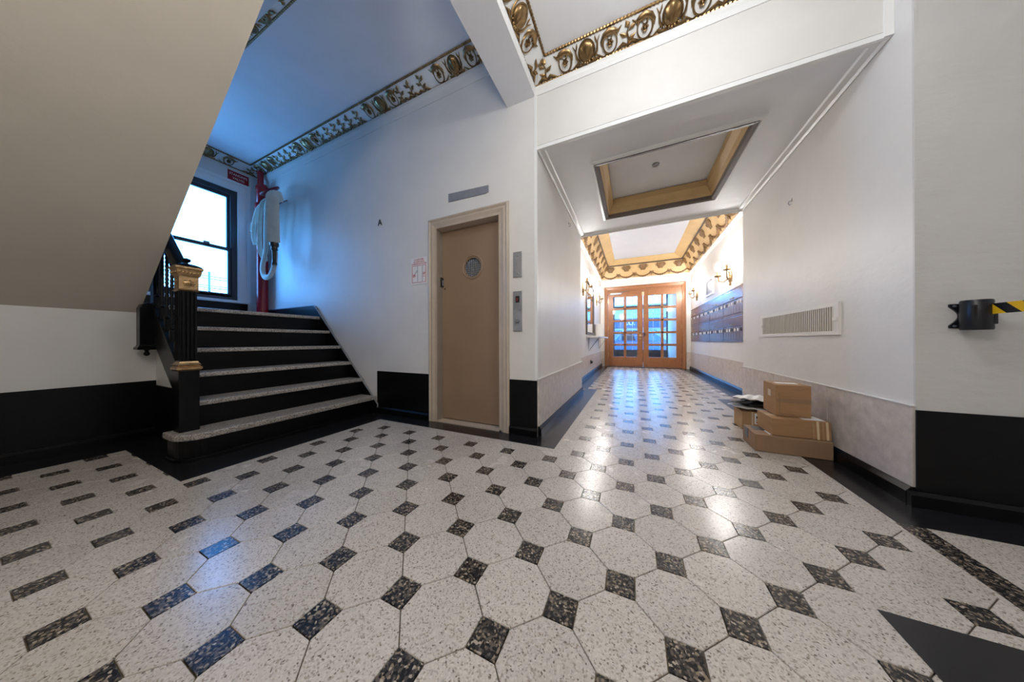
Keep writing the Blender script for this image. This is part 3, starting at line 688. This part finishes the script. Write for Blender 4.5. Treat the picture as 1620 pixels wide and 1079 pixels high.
dp = MB().box(-5.72, -5.5, YW-.085, YW-.05, 7.1, 7.45).build('display', 'dark_hole', t); MB().box(-5.65, -5.6, YW-.1, YW-.08, 7.18, 7.36).build('display_digit', 'red_led', dp)
MB().lathe([(0, -.09), (.1, -.09), (.13, -.03), (.15, 0)], (-5.62, YW-.07, 6.12), 14, axis='y').build('call_button', 'steel', t, smooth=True)
MB().lathe([(0, -.04), (.05, -.04), (.06, 0)], (-5.5, YW-.07, 6.72), 10, axis='y').build('key_switch', 'dull_steel', t)
# letter A and fire notice
o = text('A', .62, (-16.2, YW-.02, 13.42), (PI/2, 0, 0), 'black_ink', None, 'wall_letter', .015); tag(o, 'small black letter A on the wall left of the lift', 'letter')
t = thing('fire_notice', 'white fire notice with red lettering left of the lift frame', 'sign', (-12.58, YW, 9.6))
MB().box(-13.26, -11.9, YW-.03, YW, 8.74, 10.47).build('plate', 'paper', t)
for i, (ln, z) in enumerate((('IN CASE OF FIRE', 10.34), ('USE STAIRS UNLESS', 10.2), ('OTHERWISE INSTRUCTED', 10.06))):
    text(ln, .135, (-12.58, YW-.035, z), (PI/2, 0, 0), 'red_ink', t, 'lettering', .003, sx=.8)
m = MB()
for a in ((-13.17, -13.15, 8.86, 9.96), (-12.01, -11.99, 8.86, 9.96), (-13.15, -12.01, 8.86, 8.88), (-13.15, -12.01, 9.94, 9.96)): m.box(a[0], a[1], YW-.045, YW-.03, a[2], a[3])
m.build('red_border', 'red_ink', t)
m = MB().box(-12.7, -12.68, YW-.045, YW-.03, 8.9, 9.92).box(-12.3, -12.28, YW-.045, YW-.03, 8.9, 9.92)
for z in range(6): m.box(-13.0+.05*z, -12.95+.05*z, YW-.04, YW-.03, 9.35+.05*z, 9.4+.05*z)
m.build('stair_diagram', 'grey_ink', t)
m = MB()
for x0, x1, z in ((-13.1, -12.88, 9.36), (-13.1, -12.85, 9.3), (-13.1, -12.9, 9.24), (-12.24, -12.05, 9.46), (-12.24, -12.06, 9.4), (-12.24, -12.1, 9.34), (-12.24, -12.07, 9.22)): m.box(x0, x1, YW-.04, YW-.03, z, z+.03)
m.build('caption', 'red_ink', t, kind='stuff')

# ------------------------------------------------------------------ standpipe, hose, sign
sp = thing('standpipe', 'glossy red standpipe in the landing corner with a hand wheel valve', 'pipe', (-31.2, 12.5, ZL))
MB().lathe([(.46, ZL), (.46, ZL+.15), (.4, ZL+.2), (.4, 18.9), (.44, 18.95), (.44, 19.2), (.3, 19.45), (.02, 19.5)], (-30.9, 12.45, 0), 20).build('pipe', 'red_paint', sp, smooth=True)
MB().lathe([(.22, ZL), (.22, 20.88), (.2, 20.9)], (-31.55, 12.6, 0), 16).build('thin_pipe', 'red_paint', sp, smooth=True)
MB().lathe([(.5, 17.0), (.5, 17.6), (.4, 17.7), (.4, 16.9)], (-30.9, 12.45, 0), 20).build('coupling', 'red_paint', sp, smooth=True)
MB().tube([(-30.6, 12.4, 17.3), (-29.4, 12.1, 17.3), (-28.7, 12.0, 17.3)], [.3, .26, .26], 12).build('valve_body', 'red_paint', sp, smooth=True)
m = MB(); wc = Vector((-28.4, 11.95, 18.05)); 
ringp = [wc+Vector((.85*math.cos(a), .5*math.sin(a), .42*math.sin(a)+.05*math.cos(a))) for a in [2*PI*i/24 for i in range(25)]]
m.tube(ringp, .09, 6, cap=False)
for i in (2, 8, 14, 20): m.tube([wc, ringp[i]], .05, 5)
m.tube([wc, wc+Vector((0, .05, -.5))], .08, 6); m.build('hand_wheel', 'dark_red', sp, smooth=True)
MB().tube([(-28.7, 12.15, 17.15), (-26.9, 12.2, 17.15)], .06, 6).tube([(-28.7, 12.5, 17.15), (-26.9, 12.5, 17.15)], .06, 6).build('hose_rack', 'dark_red', sp)
fh = thing('fire_hose', 'folded white canvas fire hose hung on the rack beside the red standpipe', 'hose', (-28, 12, 17))
def ribbon(pts, wid, th, nrm, name='hose_fold'):
    # Catmull-Rom smoothing of the path, elliptical section
    P = [Vector(p) for p in pts]; P = [P[0]]+P+[P[-1]]; out = []
    for i in range(1, len(P)-2):
        for j in range(6):
            t_ = j/6; a, b, c, d = P[i-1], P[i], P[i+1], P[i+2]
            out.append(.5*((2*b)+(c-a)*t_+(2*a-5*b+4*c-d)*t_*t_+(3*b-a-3*c+d)*t_**3))
    out.append(P[-2]); 
    return MB().tube(out, wid, 8, flat=th/wid, nrm=nrm).build(name, 'hose_canvas', fh, smooth=True)
nr = (.4, -.9, 0)
V1, V2 = (-.55, -.8, .2), (.9, -.4, 0)
ribbon([(-28.4, 12.2, 17.4), (-29.6, 12.1, 17.15), (-30.7, 12.0, 16.5), (-31.3, 11.9, 15.4), (-31.6, 11.9, 14.75)], .24, .08, (-.7, -.5, .5))
ribbon([(-28.4, 12.1, 17.35), (-29.5, 11.9, 16.85), (-30.4, 11.75, 15.9), (-30.95, 11.75, 14.9)], .17, .08, V1)
ribbon([(-28.4, 12.0, 17.3), (-29.4, 11.65, 16.7), (-30.1, 11.6, 15.6), (-30.4, 11.65, 14.4), (-30.2, 11.7, 13.6)], .16, .08, V2)
ribbon([(-28.3, 12.0, 17.3), (-29.1, 11.75, 16.6), (-29.6, 11.8, 15.2), (-29.75, 11.8, 13.6), (-29.5, 11.85, 12.9)], .17, .08, V1)
ribbon([(-28.1, 12.0, 17.35), (-28.65, 11.55, 16.8), (-29.1, 11.55, 14.8), (-29.15, 11.6, 13.0), (-28.9, 11.7, 12.3)], .16, .08, V2)
ribbon([(-27.9, 12.0, 17.35), (-28.3, 11.75, 16.8), (-28.6, 11.75, 14.5), (-28.6, 11.8, 12.0)], .15, .08, V1)
ribbon([(-27.6, 12.0, 17.3), (-27.85, 11.6, 16.8), (-28.05, 11.55, 14.5), (-28.2, 11.6, 12.9), (-28.7, 11.6, 11.7), (-28.7, 11.6, 10.95), (-28.25, 11.6, 10.5), (-27.6, 11.65, 10.65), (-27.25, 11.75, 11.4), (-27.3, 11.85, 12.6)], .22, .08, (.5, -.9, 0))
ribbon([(-26.9, 12.15, 17.25), (-26.85, 11.55, 17.1), (-26.78, 11.45, 16.3), (-26.75, 11.45, 14.5), (-26.75, 11.5, 13.2)], .44, .1, (.75, -.66, 0))
nz = MB().lathe([(.2, 0), (.3, -.05), (.3, -.3), (.22, -.34), (.2, -.5), (.24, -.54), (.24, -.62), (.16, -.7), (.13, -1.6), (.18, -1.7), (.18, -1.85), (.1, -1.86)], (-26.75, 11.55, 13.2), 14).build('nozzle', 'nozzle_metal', fh, smooth=True, label='dark brass nozzle hanging down')
t = thing('standpipe_sign', 'small red sign with white lettering above the landing window', 'sign', (XW, 11.6, 20.1))
ZG = 20.15
MB().box(XW, XW+.05, 10.87, 12.3, ZG-.43, ZG+.43).build('plate', 'red_sign', t, bevel=.02)
text('STANDPIPE', .3, (XW+.055, 11.58, ZG+.14), (PI/2, 0, PI/2), 'sign_white', t, 'lettering', .004, sx=.82)
text('VALVES', .3, (XW+.055, 11.58, ZG-.2), (PI/2, 0, PI/2), 'sign_white', t, 'lettering', .004, sx=.82)

# ------------------------------------------------------------------ right-hand wall: grille, barrier belt, hooks
t = thing('wall_grille', 'long white return air grille of upright slats in the right wall', 'grille', (XR, 19.1, 5.8))
gy0, gy1, gz0, gz1 = 15.45, 22.7, 5.25, 6.62
m = frame_x(XR-.09, XR-.001, gy0, gy1, gz0, gz1, .3, .17)
m.build('frame', 'grille_white', t)
MB().box(XR-.02, XR-.001, gy0+.31, gy1-.31, gz0+.18, gz1-.18).build('shade_panel', 'dark_hole', t)  # flat dark sheet on the wall, paints the shade behind the slats
sm = MB().add([(-.03, -.045, 0), (.03, -.025, 0), (.03, .045, 0), (-.03, .035, 0), (-.03, -.045, 1.03), (.03, -.025, 1.03), (.03, .045, 1.03), (-.03, .035, 1.03)], [(0, 3, 2, 1), (4, 5, 6, 7), (0, 1, 5, 4), (1, 2, 6, 5), (2, 3, 7, 6), (3, 0, 4, 7)]).mesh('slat', 'slat_paint')
for i in range(44):
    o = bpy.data.objects.new('slat', sm); col.objects.link(o); o.parent = t; o.location = (Vector((XR-.055, gy0+.37+i*(gy1-gy0-.74)/43, gz0+.171))-Vector(ORG[t.name]))*S
for y in (gy0+.16, gy1-.16): MB().box(XR-.13, XR-.09, y-.12, y+.12, 5.85, 5.98).build('clip', 'grille_white', t)
for i, (x, y, z, lb) in enumerate(((XR, 19.08, 12.5, 'small wire hook high on the right passage wall'), (XL, 20.6, 14.2, 'small wire hook high on the left passage wall'))):
    sg = -1 if x > 0 else 1
    tag(MB().tube([(x, y, z), (x+sg*.12, y, z), (x+sg*.16, y, z-.12), (x+sg*.1, y, z-.22), (x+sg*.04, y, z-.18)], .02, 6).tube([(x, y, z+.12), (x+sg*.03, y, z-.02)], .025, 5).build('wall_hook', 'dull_steel', org=(x, y, z)), lb, 'hook')
t = thing('barrier_belt', 'black wall mounted belt barrier with yellow and black striped tape', 'barrier', (8.9, YF, 5.7))
by = YF
pl = [(8.42, 6.06), (8.72, 6.06), (8.72, 5.36), (8.42, 5.36), (8.42, 5.44)]+[(8.42+.17*math.sin(PI*i/10), 5.44+.54*i/10) for i in range(1, 10)]+[(8.42, 5.98)]
MB().prism(pl, 'y', by-.05, by).build('bracket', 'black_plastic', t)
MB().lathe([(.235, 5.3), (.25, 5.33), (.25, 6.1), (.235, 6.13)], (8.72, by-.29, 0), 20).build('housing', 'black_plastic', t, smooth=True)
MB().box(8.6, 8.84, by-.2, by-.03, 5.34, 6.08).build('neck', 'black_plastic', t)
for an in (-2.3, -.75): MB().box(8.72+.25*math.cos(an)-.03, 8.72+.25*math.cos(an)+.03, by-.29+.25*math.sin(an)-.03, by-.29+.25*math.sin(an)+.03, 5.45, 5.98).build('side_clip', 'black_plastic', t)
for z in (5.42, 6.0): MB().lathe([(0, -.03), (.03, -.03), (.035, 0)], (8.5, by-.05, z), 8, axis='y').build('screw', 'steel', t)
A, B = Vector((8.83, by-.5, 5.86)), Vector((9.0, 3.5, 5.9)); dv = (B-A).normalized(); Lb = (B-A).length; hz = .14
nb = 14; wv = Lb/nb; mY, mB_ = MB(), MB(); thk = dv.cross(Vector((0, 0, 1))).normalized()*.012
for i in range(-1, nb):
    for mm, s0, s1 in ((mB_, i*wv+.1, i*wv+.1+wv*.5), (mY, i*wv+.1+wv*.5, (i+1)*wv+.1)):
        lo0, lo1, hi0, hi1 = s0+.2, s1+.2, s0-.1, s1-.1
        c4 = [max(0, min(Lb, x)) for x in (lo0, lo1, hi1, hi0)]
        if c4[1]-c4[0] < 1e-4 and c4[2]-c4[3] < 1e-4: continue
        ps = [A+dv*c4[0]-Vector((0, 0, hz)), A+dv*c4[1]-Vector((0, 0, hz)), A+dv*c4[2]+Vector((0, 0, hz)), A+dv*c4[3]+Vector((0, 0, hz))]
        mm.add([p+thk for p in ps]+[p-thk for p in ps], [(0, 1, 2, 3), (7, 6, 5, 4), (0, 4, 5, 1), (1, 5, 6, 2), (2, 6, 7, 3), (3, 7, 4, 0)])
mY.build('yellow_stripes', 'yellow_tape', t); mB_.build('black_stripes', 'black_plastic', t)

# ------------------------------------------------------------------ parcels
def carton(name, label, x, y, z, lx, ly, h, rz, mat, sag=0.0):
    t = thing(name, label, 'box', (x, y, z), 'cardboard parcels by the right wall'); t.rotation_euler.z = rz
    ORG[t.name] = (0, 0, 0)
    b = MB().box(0, lx, 0, ly, 0, h); me = b.build('carton', mat, t, bevel=.025)
    return t
ORG0 = (0, 0, 0)
b1 = carton('cardboard_box', 'long flat brown box lying on the floor under the other boxes', 5.06, 15.48, .02, 2.5, 1.55, .75, -.015, 'cardboard_dark')
MB().box(.35, .62, -.006, .01, 0, .74).build('flap_edge', 'cardboard_dark', b1); MB().box(.2, .6, .78, 1.3, .75, .765).build('dark_label', 'grey_label', b1, label='dark grey tape label on top')
MB().box(-.015, 0, .85, 1.25, .3, .755).build('tape_end', 'grey_label', b1)
MB().box(.0, 2.5, .73, .79, .748, .756).build('flap_seam', 'dark_brown', b1)
MB().box(.55, .95, .2, 1.2, .75, .758).build('white_label', 'paper', b1)
b2 = carton('cardboard_box', 'orange brown carton with banded right end, on the long flat box', 5.68, 15.55, .79, 1.88, 1.5, .76, .02, 'cardboard')
for i, x in enumerate((1.3, 1.45, 1.6, 1.74)): MB().prism([(x, 0), (x+.07, 0), (x+.04, .77), (x-.03, .77)], 'y', -.03, .0).build('corrugated_edge', 'cream_band' if i % 2 else 'cardboard_pale', b2)
MB().prism([(1.86, .0), (1.9, .0), (1.86, .76)], 'y', 0, 1.5).build('end_flap', 'cardboard', b2)
MB().box(.0, 1.0, .55, .85, .76, .768).build('packing_tape', 'packing_tape', b2); MB().box(1.1, 1.8, .2, 1.0, .76, .77).build('white_label', 'paper', b2)
b3 = carton('cardboard_box', 'tall brown carton with creased front, topmost of the stack', 5.98, 16.02, 1.575, 1.16, 1.42, 1.42, -.03, 'cardboard')
MB().box(.2, .95, .5, .9, 1.42, 1.43).build('white_label', 'paper', b3, label='white shipping label on top'); MB().box(-.012, 0, .55, .85, .8, 1.1).build('packing_tape', 'packing_tape', b3)
MB().box(.01, 1.15, -.008, 0, .62, .8).build('packing_tape', 'cardboard_dark', b3, label='brown tape band across the front')
m = MB().tube([(.1, -.005, .12), (.5, -.01, .1), (1.0, -.008, .06)], .015, 5); m.tube([(.1, -.005, .1), (.12, -.006, .6), (.09, -.006, 1.1)], .012, 5); m.tube([(.5, -.005, 1.25), (.8, -.008, 1.22), (1.05, -.006, 1.3)], .012, 5)
m.build('crease', 'cardboard_dark', b3)
b4 = carton('cardboard_box', 'small brown carton with printed label, behind the stack by the wall', 5.6, 18.9, .02, 1.75, 1.3, 1.02, .0, 'cardboard_pale')
MB().box(.55, 1.0, -.012, 0, .35, .95).build('printed_label', 'paper', b4); MB().box(.62, .76, -.02, -.01, .66, .8).box(.62, .76, -.02, -.01, .56, .6).build('label_print', 'black_ink', b4); MB().box(.62, .78, -.02, -.01, .42, .5).build('label_mark', 'red_ink', b4)
MB().box(.42, .5, -.01, 0, 0, 1.02).build('side_tape', 'packing_tape', b4)
def mailer(name, label, cx, cy, z, lx, ly, th, rz, mat, cat='envelope'):
    nx, ny = 15, 11; vs = []
    for s_ in (1, -1):
        for j in range(ny):
            for i in range(nx):
                u, v = i/(nx-1)*2-1, j/(ny-1)*2-1; e_ = (1-u**4)*(1-v**4)
                zz = (th*.5*e_+.012)*s_+.045*math.sin(3*u+2*v)+.03*math.sin(9*u-5*v)+.02*math.sin(14*v+6*u)*e_
                vs.append((u*lx/2, v*ly/2, zz+th*.5))
    q_ = nx*ny; fs = []
    for j in range(ny-1):
        for i in range(nx-1): a = j*nx+i; fs += [(a, a+1, a+nx+1, a+nx), (q_+a, q_+a+nx, q_+a+nx+1, q_+a+1)]
    for i in range(nx-1): fs += [(i, q_+i, q_+i+1, i+1), ((ny-1)*nx+i, (ny-1)*nx+i+1, q_+(ny-1)*nx+i+1, q_+(ny-1)*nx+i)]
    for j in range(ny-1): fs += [(j*nx, (j+1)*nx, q_+(j+1)*nx, q_+j*nx), (j*nx+nx-1, q_+j*nx+nx-1, q_+(j+1)*nx+nx-1, (j+1)*nx+nx-1)]
    o = MB().add(vs, fs).build(name, mat, smooth=True); o.location = (cx*S, cy*S, z*S); o.rotation_euler.z = rz
    tag(o, label, cat, 'envelopes on the small carton'); return o
mailer('padded_envelope', 'grey white padded envelope, lowest on the small carton', 6.35, 19.5, 1.16, 2.0, 1.5, .14, .1, 'poly_white')
mailer('padded_envelope', 'shiny black plastic mailer between two pale ones', 6.3, 19.45, 1.42, 2.1, 1.45, .12, -.2, 'poly_black')
mailer('padded_envelope', 'crumpled white mailer on top of the black one', 6.4, 19.5, 1.66, 1.7, 1.2, .12, .25, 'poly_white')

# ------------------------------------------------------------------ vestibule: doors
tr = struct('trim_40', casing(-5.0, 8.6, 15.5, .6, YD, [(0, YD-.12), (.1, YD-.2), (.3, YD-.14), (.58, YD-.1), (.6, YD+.7), (0, YD+.8)]), 'wood')
MB().box(-4.4, 8.0, YD+.1, YD+.6, 14.62, 14.9).build('head_jamb', 'wood', tr); MB().box(-4.5, 8.1, YD-.1, YD+.8, .0, .1).build('threshold', 'dark_brown', tr)
def frenchdoor(name, x0, x1, gx0, gx1, label, hand):
    d = thing(name, label, None, ((x0+x1)/2, YD+.3, .1), kind='structure'); y0, y1 = YD+.15, YD+.42
    z0, z1 = .12, 14.6; gz0, gz1 = 1.95, 13.45
    MB().box(x0, gx0, y0, y1, z0, z1).build('stile', 'wood', d, bevel=.03); MB().box(gx1, x1, y0, y1, z0, z1).build('stile', 'wood', d, bevel=.03)
    MB().box(gx0, gx1, y0, y1, z0, gz0).build('rail', 'wood', d, bevel=.03); MB().box(gx0, gx1, y0, y1, gz1, z1).build('rail', 'wood', d, bevel=.03)
    mid = (gx0+gx1)/2; MB().box(mid-.22, mid+.22, y0+.02, y1-.02, gz0, gz1).build('muntin', 'wood', d, bevel=.05)
    hh = (gz1-gz0)/5
    for i in range(1, 5): MB().box(gx0, gx1, y0+.02, y1-.02, gz0+hh*i-.2, gz0+hh*i+.2).build('muntin', 'wood', d, bevel=.05)
    for i in range(5):
        for a, b in ((gx0, mid-.2), (mid+.2, gx1)): MB().box(a, b, (y0+y1)/2-.02, (y0+y1)/2+.02, gz0+hh*i, gz0+hh*(i+1)).build('pane', 'clear_glass', d)
    for z in (2.0, 7.2, 12.4):
        xh = x0 if hand > 0 else x1; MB().box(xh-.12, xh+.12, y0-.05, y0+.02, z, z+.7).build('hinge', 'old_brass', d)
    return d
d2 = frenchdoor('door_2', -4.38, 1.78, -3.43, .82, 'left wooden entrance door leaf with ten panes and a brass knob', 1)
d3 = frenchdoor('door_3', 1.86, 8.02, 2.74, 7.15, 'right wooden entrance door leaf with ten glass panes', -1)
pl_ = MB().box(1.15, 1.52, YD+.08, YD+.16, 5.3, 6.8).build('handle_plate', 'old_brass', d2, bevel=.03)
MB().lathe([(.08, 0), (.08, -.18), (.24, -.28), (.26, -.42), (.16, -.54), (.02, -.56)], (1.33, YD+.1, 5.85), 14, axis='y').build('knob', 'old_brass', pl_, smooth=True)
MB().lathe([(.12, 0), (.12, -.06), (.02, -.07)], (1.33, YD+.1, 6.5), 10, axis='y').build('cylinder_lock', 'black_plastic', pl_)
MB().box(1.95, 2.15, YD+.05, YD+.16, 5.9, 6.5).build('strike', 'black_plastic', d3)
MB().box(-3.9, -1.9, YD-.25, YD+.13, 13.95, 14.3).build('door_closer', 'steel', d2, bevel=.04); MB().tube([(-2.0, YD-.1, 14.3), (-1.2, YD-.7, 14.4), (-.6, YD-.05, 14.5)], .07, 6).build('closer_arm', 'steel', d2)
MB().box(1.62, 2.02, YD+.06, YD+.15, 13.5, 14.2).build('latch', 'cream_band', d3)

# ------------------------------------------------------------------ mailboxes
mb = thing('mailbox_bank', 'bronze bank of mailboxes in two tiers on the right vestibule wall', 'mailboxes', (XVR, 42, 7.5))
my0, my1, mz0, mz1 = 30.4, 53.6, 4.9, 10.2
zc = 7.5
MB().box(XVR-.1, XVR, my0, my1, mz0, mz1).build('back_panel', 'bronze', mb, bevel=.02)
m = MB().box(XVR-.2, XVR-.1, my0, my1, mz1-.14, mz1).box(XVR-.2, XVR-.1, my0, my1, mz0, mz0+.14).box(XVR-.2, XVR-.1, my0, my1, zc-.1, zc+.1)
un = 4; uw = (my1-my0)/un
for i in range(un+1): y = my0+uw*i; m.box(XVR-.2, XVR-.1, max(my0, y-.1), min(my1, y+.1), mz0, mz1)
m.build('frame', 'bronze', mb)
for r_, (a, b) in enumerate(((mz0+.14, zc-.1), (zc+.1, mz1-.14))):
    for i in range(un):
        y0, y1 = my0+uw*i+.12, my0+uw*(i+1)-.12; zm_ = a+(b-a)*.58
        fp = MB().box(XVR-.2, XVR-.1, y0, y1, zm_, b-.03).build('flap', 'bronze', mb, bevel=.03)
        MB().box(XVR-.26, XVR-.2, (y0+y1)/2-.5, (y0+y1)/2+.5, zm_+.15, zm_+.28).build('flap_pull', 'old_brass', fp)
        nn = 7; dw = (y1-y0)/nn
        for j in range(nn):
            dd = MB().box(XVR-.18, XVR-.1, y0+dw*j+.04, y0+dw*(j+1)-.04, a+.05, zm_-.05).build('letterbox_door', 'bronze', mb, bevel=.02)
            MB().box(XVR-.2, XVR-.18, y0+dw*j+.25, y0+dw*(j+1)-.25, zm_-.5, zm_-.2).build('name_slot', 'paper' if (i+j+r_) % 3 else 'dark_hole', dd)

# ------------------------------------------------------------------ sconces
def sconce(x, sg, y, z, label):
    t = thing('wall_sconce', label, 'lamp', (x, y, z), 'brass wall lights in the vestibule')
    MB().ball((x+sg*.12, y, z), .42, 14, .35, .75, 1.3).lathe([(.02, -.95), (.12, -.85), (.08, -.6), (.2, -.4)], (x+sg*.14, y, z), 10).lathe([(.2, .4), (.08, .7), (.14, .95), (.02, 1.15)], (x+sg*.14, y, z), 10).build('backplate', 'old_brass', t, smooth=True)
    for s2 in (-1, 1):
        a = MB(); pts = [(x+sg*.2, y, z-.1), (x+sg*.5, y+s2*.6, z-.4), (x+sg*.75, y+s2*1.3, z-.2), (x+sg*.8, y+s2*1.5, z+.35)]
        a.tube(pts, [.08, .07, .06, .06], 8); a.lathe([(.06, .3), (.3, .38), (.34, .46), (.12, .5), (.12, .95), (.02, .96)], (x+sg*.8, y+s2*1.5, z), 12)
        ar = a.build('arm', 'old_brass', t, smooth=True)
        MB().lathe([(.1, .95), (.2, 1.1), (.26, 1.32), (.2, 1.6), (.08, 1.85), (.01, 1.95)], (x+sg*.8, y+s2*1.5, z), 12).build('bulb', 'bulb', ar, smooth=True)
    return t
sconce(XVR, -1, 34.0, 11.6, 'brass two arm wall light nearest on the right vestibule wall, bulbs lit')
sconce(XVR, -1, 49.5, 12.2, 'brass two arm wall light on the right wall near the entrance doors, lit')
sconce(XVL, 1, 33.6, 11.6, 'brass two arm wall light nearest on the left vestibule wall, lit')
sconce(XVL, 1, 47.2, 12.0, 'brass two arm wall light on the left wall near the entrance doors, lit')
# framed notice, mirror, shelf, white box, wall socket
t = thing('notice_frame', 'white framed notice above the mailboxes', 'frame', (XVR, 42.2, 11.9))
m = frame_x(XVR-.16, XVR-.001, 40.4, 44.15, 10.9, 13.1, .35, .25)
m.build('frame', 'white_trim', t); MB().box(XVR-.06, XVR-.01, 40.7, 43.85, 11.1, 12.9).build('sheet', 'dull_steel', t)
t = thing('wall_mirror', 'tall mirror in a dark wooden frame above the small shelf', 'mirror', (XVL, 40, 9.6))
m = frame_x(XVL+.001, XVL+.2, 36.2, 43.45, 5.9, 13.4, .35, .35)
m.build('frame', 'dark_brown', t); MB().box(XVL+.02, XVL+.08, 36.5, 43.15, 6.2, 13.1).build('mirror_glass', 'mirror', t)
t = thing('wall_shelf', 'narrow white wall shelf on diagonal brackets below the mirror', 'shelf', (XVL, 44, 5.6))
MB().box(XVL, XVL+1.6, 36.5, 52, 5.5, 5.72).build('board', 'white_trim', t, bevel=.03)
for y in (38.5, 50): MB().tube([(XVL+.08, y, 5.5), (XVL+.08, y, 3.6), (XVL+1.45, y, 5.48)], .07, 6).build('bracket', 'steel', t)
o = MB().lathe([(.6, 0), (.7, .1), (.74, 1.9), (.66, 2.05), (.02, 2.07)], (XVL+.75, 45.5, 5.73), 20).build('shelf_canister', 'paper', org=(XVL+.75, 45.5, 5.73), smooth=True); tag(o, 'white rounded canister standing on the wall shelf', 'canister')
t = thing('wall_socket', 'small black socket low on the left vestibule wall', 'socket', (XVL+.07, 40.3, 1.9))
MB().box(XVL+.07, XVL+.13, 39.9, 40.7, 1.65, 2.2).build('plate', 'black_plastic', t, bevel=.02); MB().box(XVL+.13, XVL+.35, 40.05, 40.55, 1.72, 2.05).build('plug', 'black_plastic', t, bevel=.03)

# ------------------------------------------------------------------ porch and street beyond
struct('wall_porch_right', MB().box(7.2, 8.6, YD+.8, 69, 0, 17), 'outside_pale'); struct('wall_porch_left', MB().box(-6.5, -5.0, YD+.8, 69, 0, 17), 'outside_pale')
struct('ceiling_porch', MB().box(-6.5, 10.1, YD+.8, 69, 16.6, 17.2), 'outside_pale')
d4 = thing('door_4', 'dark outer street doors with leaded glass seen through the panes', None, (1.4, 68, 0), kind='structure')
m = MB().box(-5.0, -3.9, 68, 68.5, 0, 16.6).box(6.9, 7.4, 68, 68.5, 0, 16.6).box(-3.9, 6.9, 68, 68.5, 15.9, 16.6); m.build('frame', 'outside_dark', d4)
for z in (.0,): MB().box(-3.9, 1.4, 68, 68.4, 0, 2.9).box(1.7, 6.9, 68, 68.4, 0, 2.9).build('bottom_panel', 'outside_dark', d4)
MB().box(-3.9, 6.9, 68, 68.4, 12.4, 13.2).build('transom_bar', 'outside_dark', d4); MB().box(1.35, 1.75, 68, 68.4, 0, 12.6).build('meeting_stile', 'outside_dark', d4)
m = MB()
for x in (-2.6, -1.3, 0, 3.0, 4.3, 5.6): m.box(x-.05, x+.05, 68.15, 68.25, 2.9, 15.9)
for z in (4.6, 6.3, 8.0, 9.7, 11.2, 14.5): m.box(-3.9, 6.9, 68.15, 68.25, z-.05, z+.05)
m.build('lead_bars', 'outside_pale', d4)
struct('street', MB().box(-60, 60, 70.01, 190, -.6, -.1), 'pavement').name = 'ground'
fc = thing('street_facade', 'blue grey shop building across the street seen through the doors', 'building', (0, 170, -.1))
MB().box(-50, 50, 168, 172, -.1, 26).build('wall', 'facade', fc)
for i in range(-4, 5):
    wv_ = MB().box(i*9-3.3, i*9+3.3, 167.7, 168.05, 1, 11).build('shop_window', 'outside_dark', fc); MB().box(i*9-3.0, i*9+3.0, 167.62, 167.7, 1.4, 10.6).build('pane', 'dark_glass', wv_)
MB().box(-42, 42, 166.6, 168, 12.6, 17.8).build('awning', 'awning', fc)
text('CO.', 3.4, (-1.6, 166.5, 15.2), (PI/2, 0, 0), 'sign_white', fc, 'lettering', .1)
pt = thing('porch_fill_light', 'added round white fill light under the porch ceiling behind the entrance doors', 'lamp', (3.5, 62, 16.6))  # unseen globe, added to whiten the porch wall and the door panes
MB().lathe([(.02, -.5), (.5, -.45), (.75, -.25), (.8, -.1)], (3.5, 62, 16.6), 16).build('globe', 'porch_fill_globe', pt, smooth=True); MB().lathe([(.85, -.1), (.85, 0), (.3, 0)], (3.5, 62, 16.6), 16).build('base', 'steel', pt, smooth=True)
cr = thing('parked_car', 'dark blue parked car on the street beyond the doors', 'car', (2, 112, -.1))
pc = [(-14, 1.5), (-13.6, 4.2), (-9, 4.9), (-5.5, 8.2), (4.5, 8.4), (9, 5.2), (13, 4.6), (14, 3.6), (14, 1.5)]
MB().prism([(x+2, z) for x, z in pc], 'y', 107, 117).build('body', 'car_blue', cr, bevel=.4)
for x0, x1 in ((-7, -1), (-.4, 5.6)): MB().prism([(x0+2, 5.1), (x1+2, 5.1), (x1+1.2, 7.7), (x0+3.2, 7.7)], 'y', 106.85, 107.05).build('side_window', 'dark_glass', cr)
for x in (-8.5, 9): 
    for y in (107.2, 115.2): MB().lathe([(.0, 0), (1.3, 0), (2.0, .2), (2.0, 1.4), (.0, 1.5)], (x+2, y, 1.9), 18, axis='y').build('wheel', 'tyre', cr)
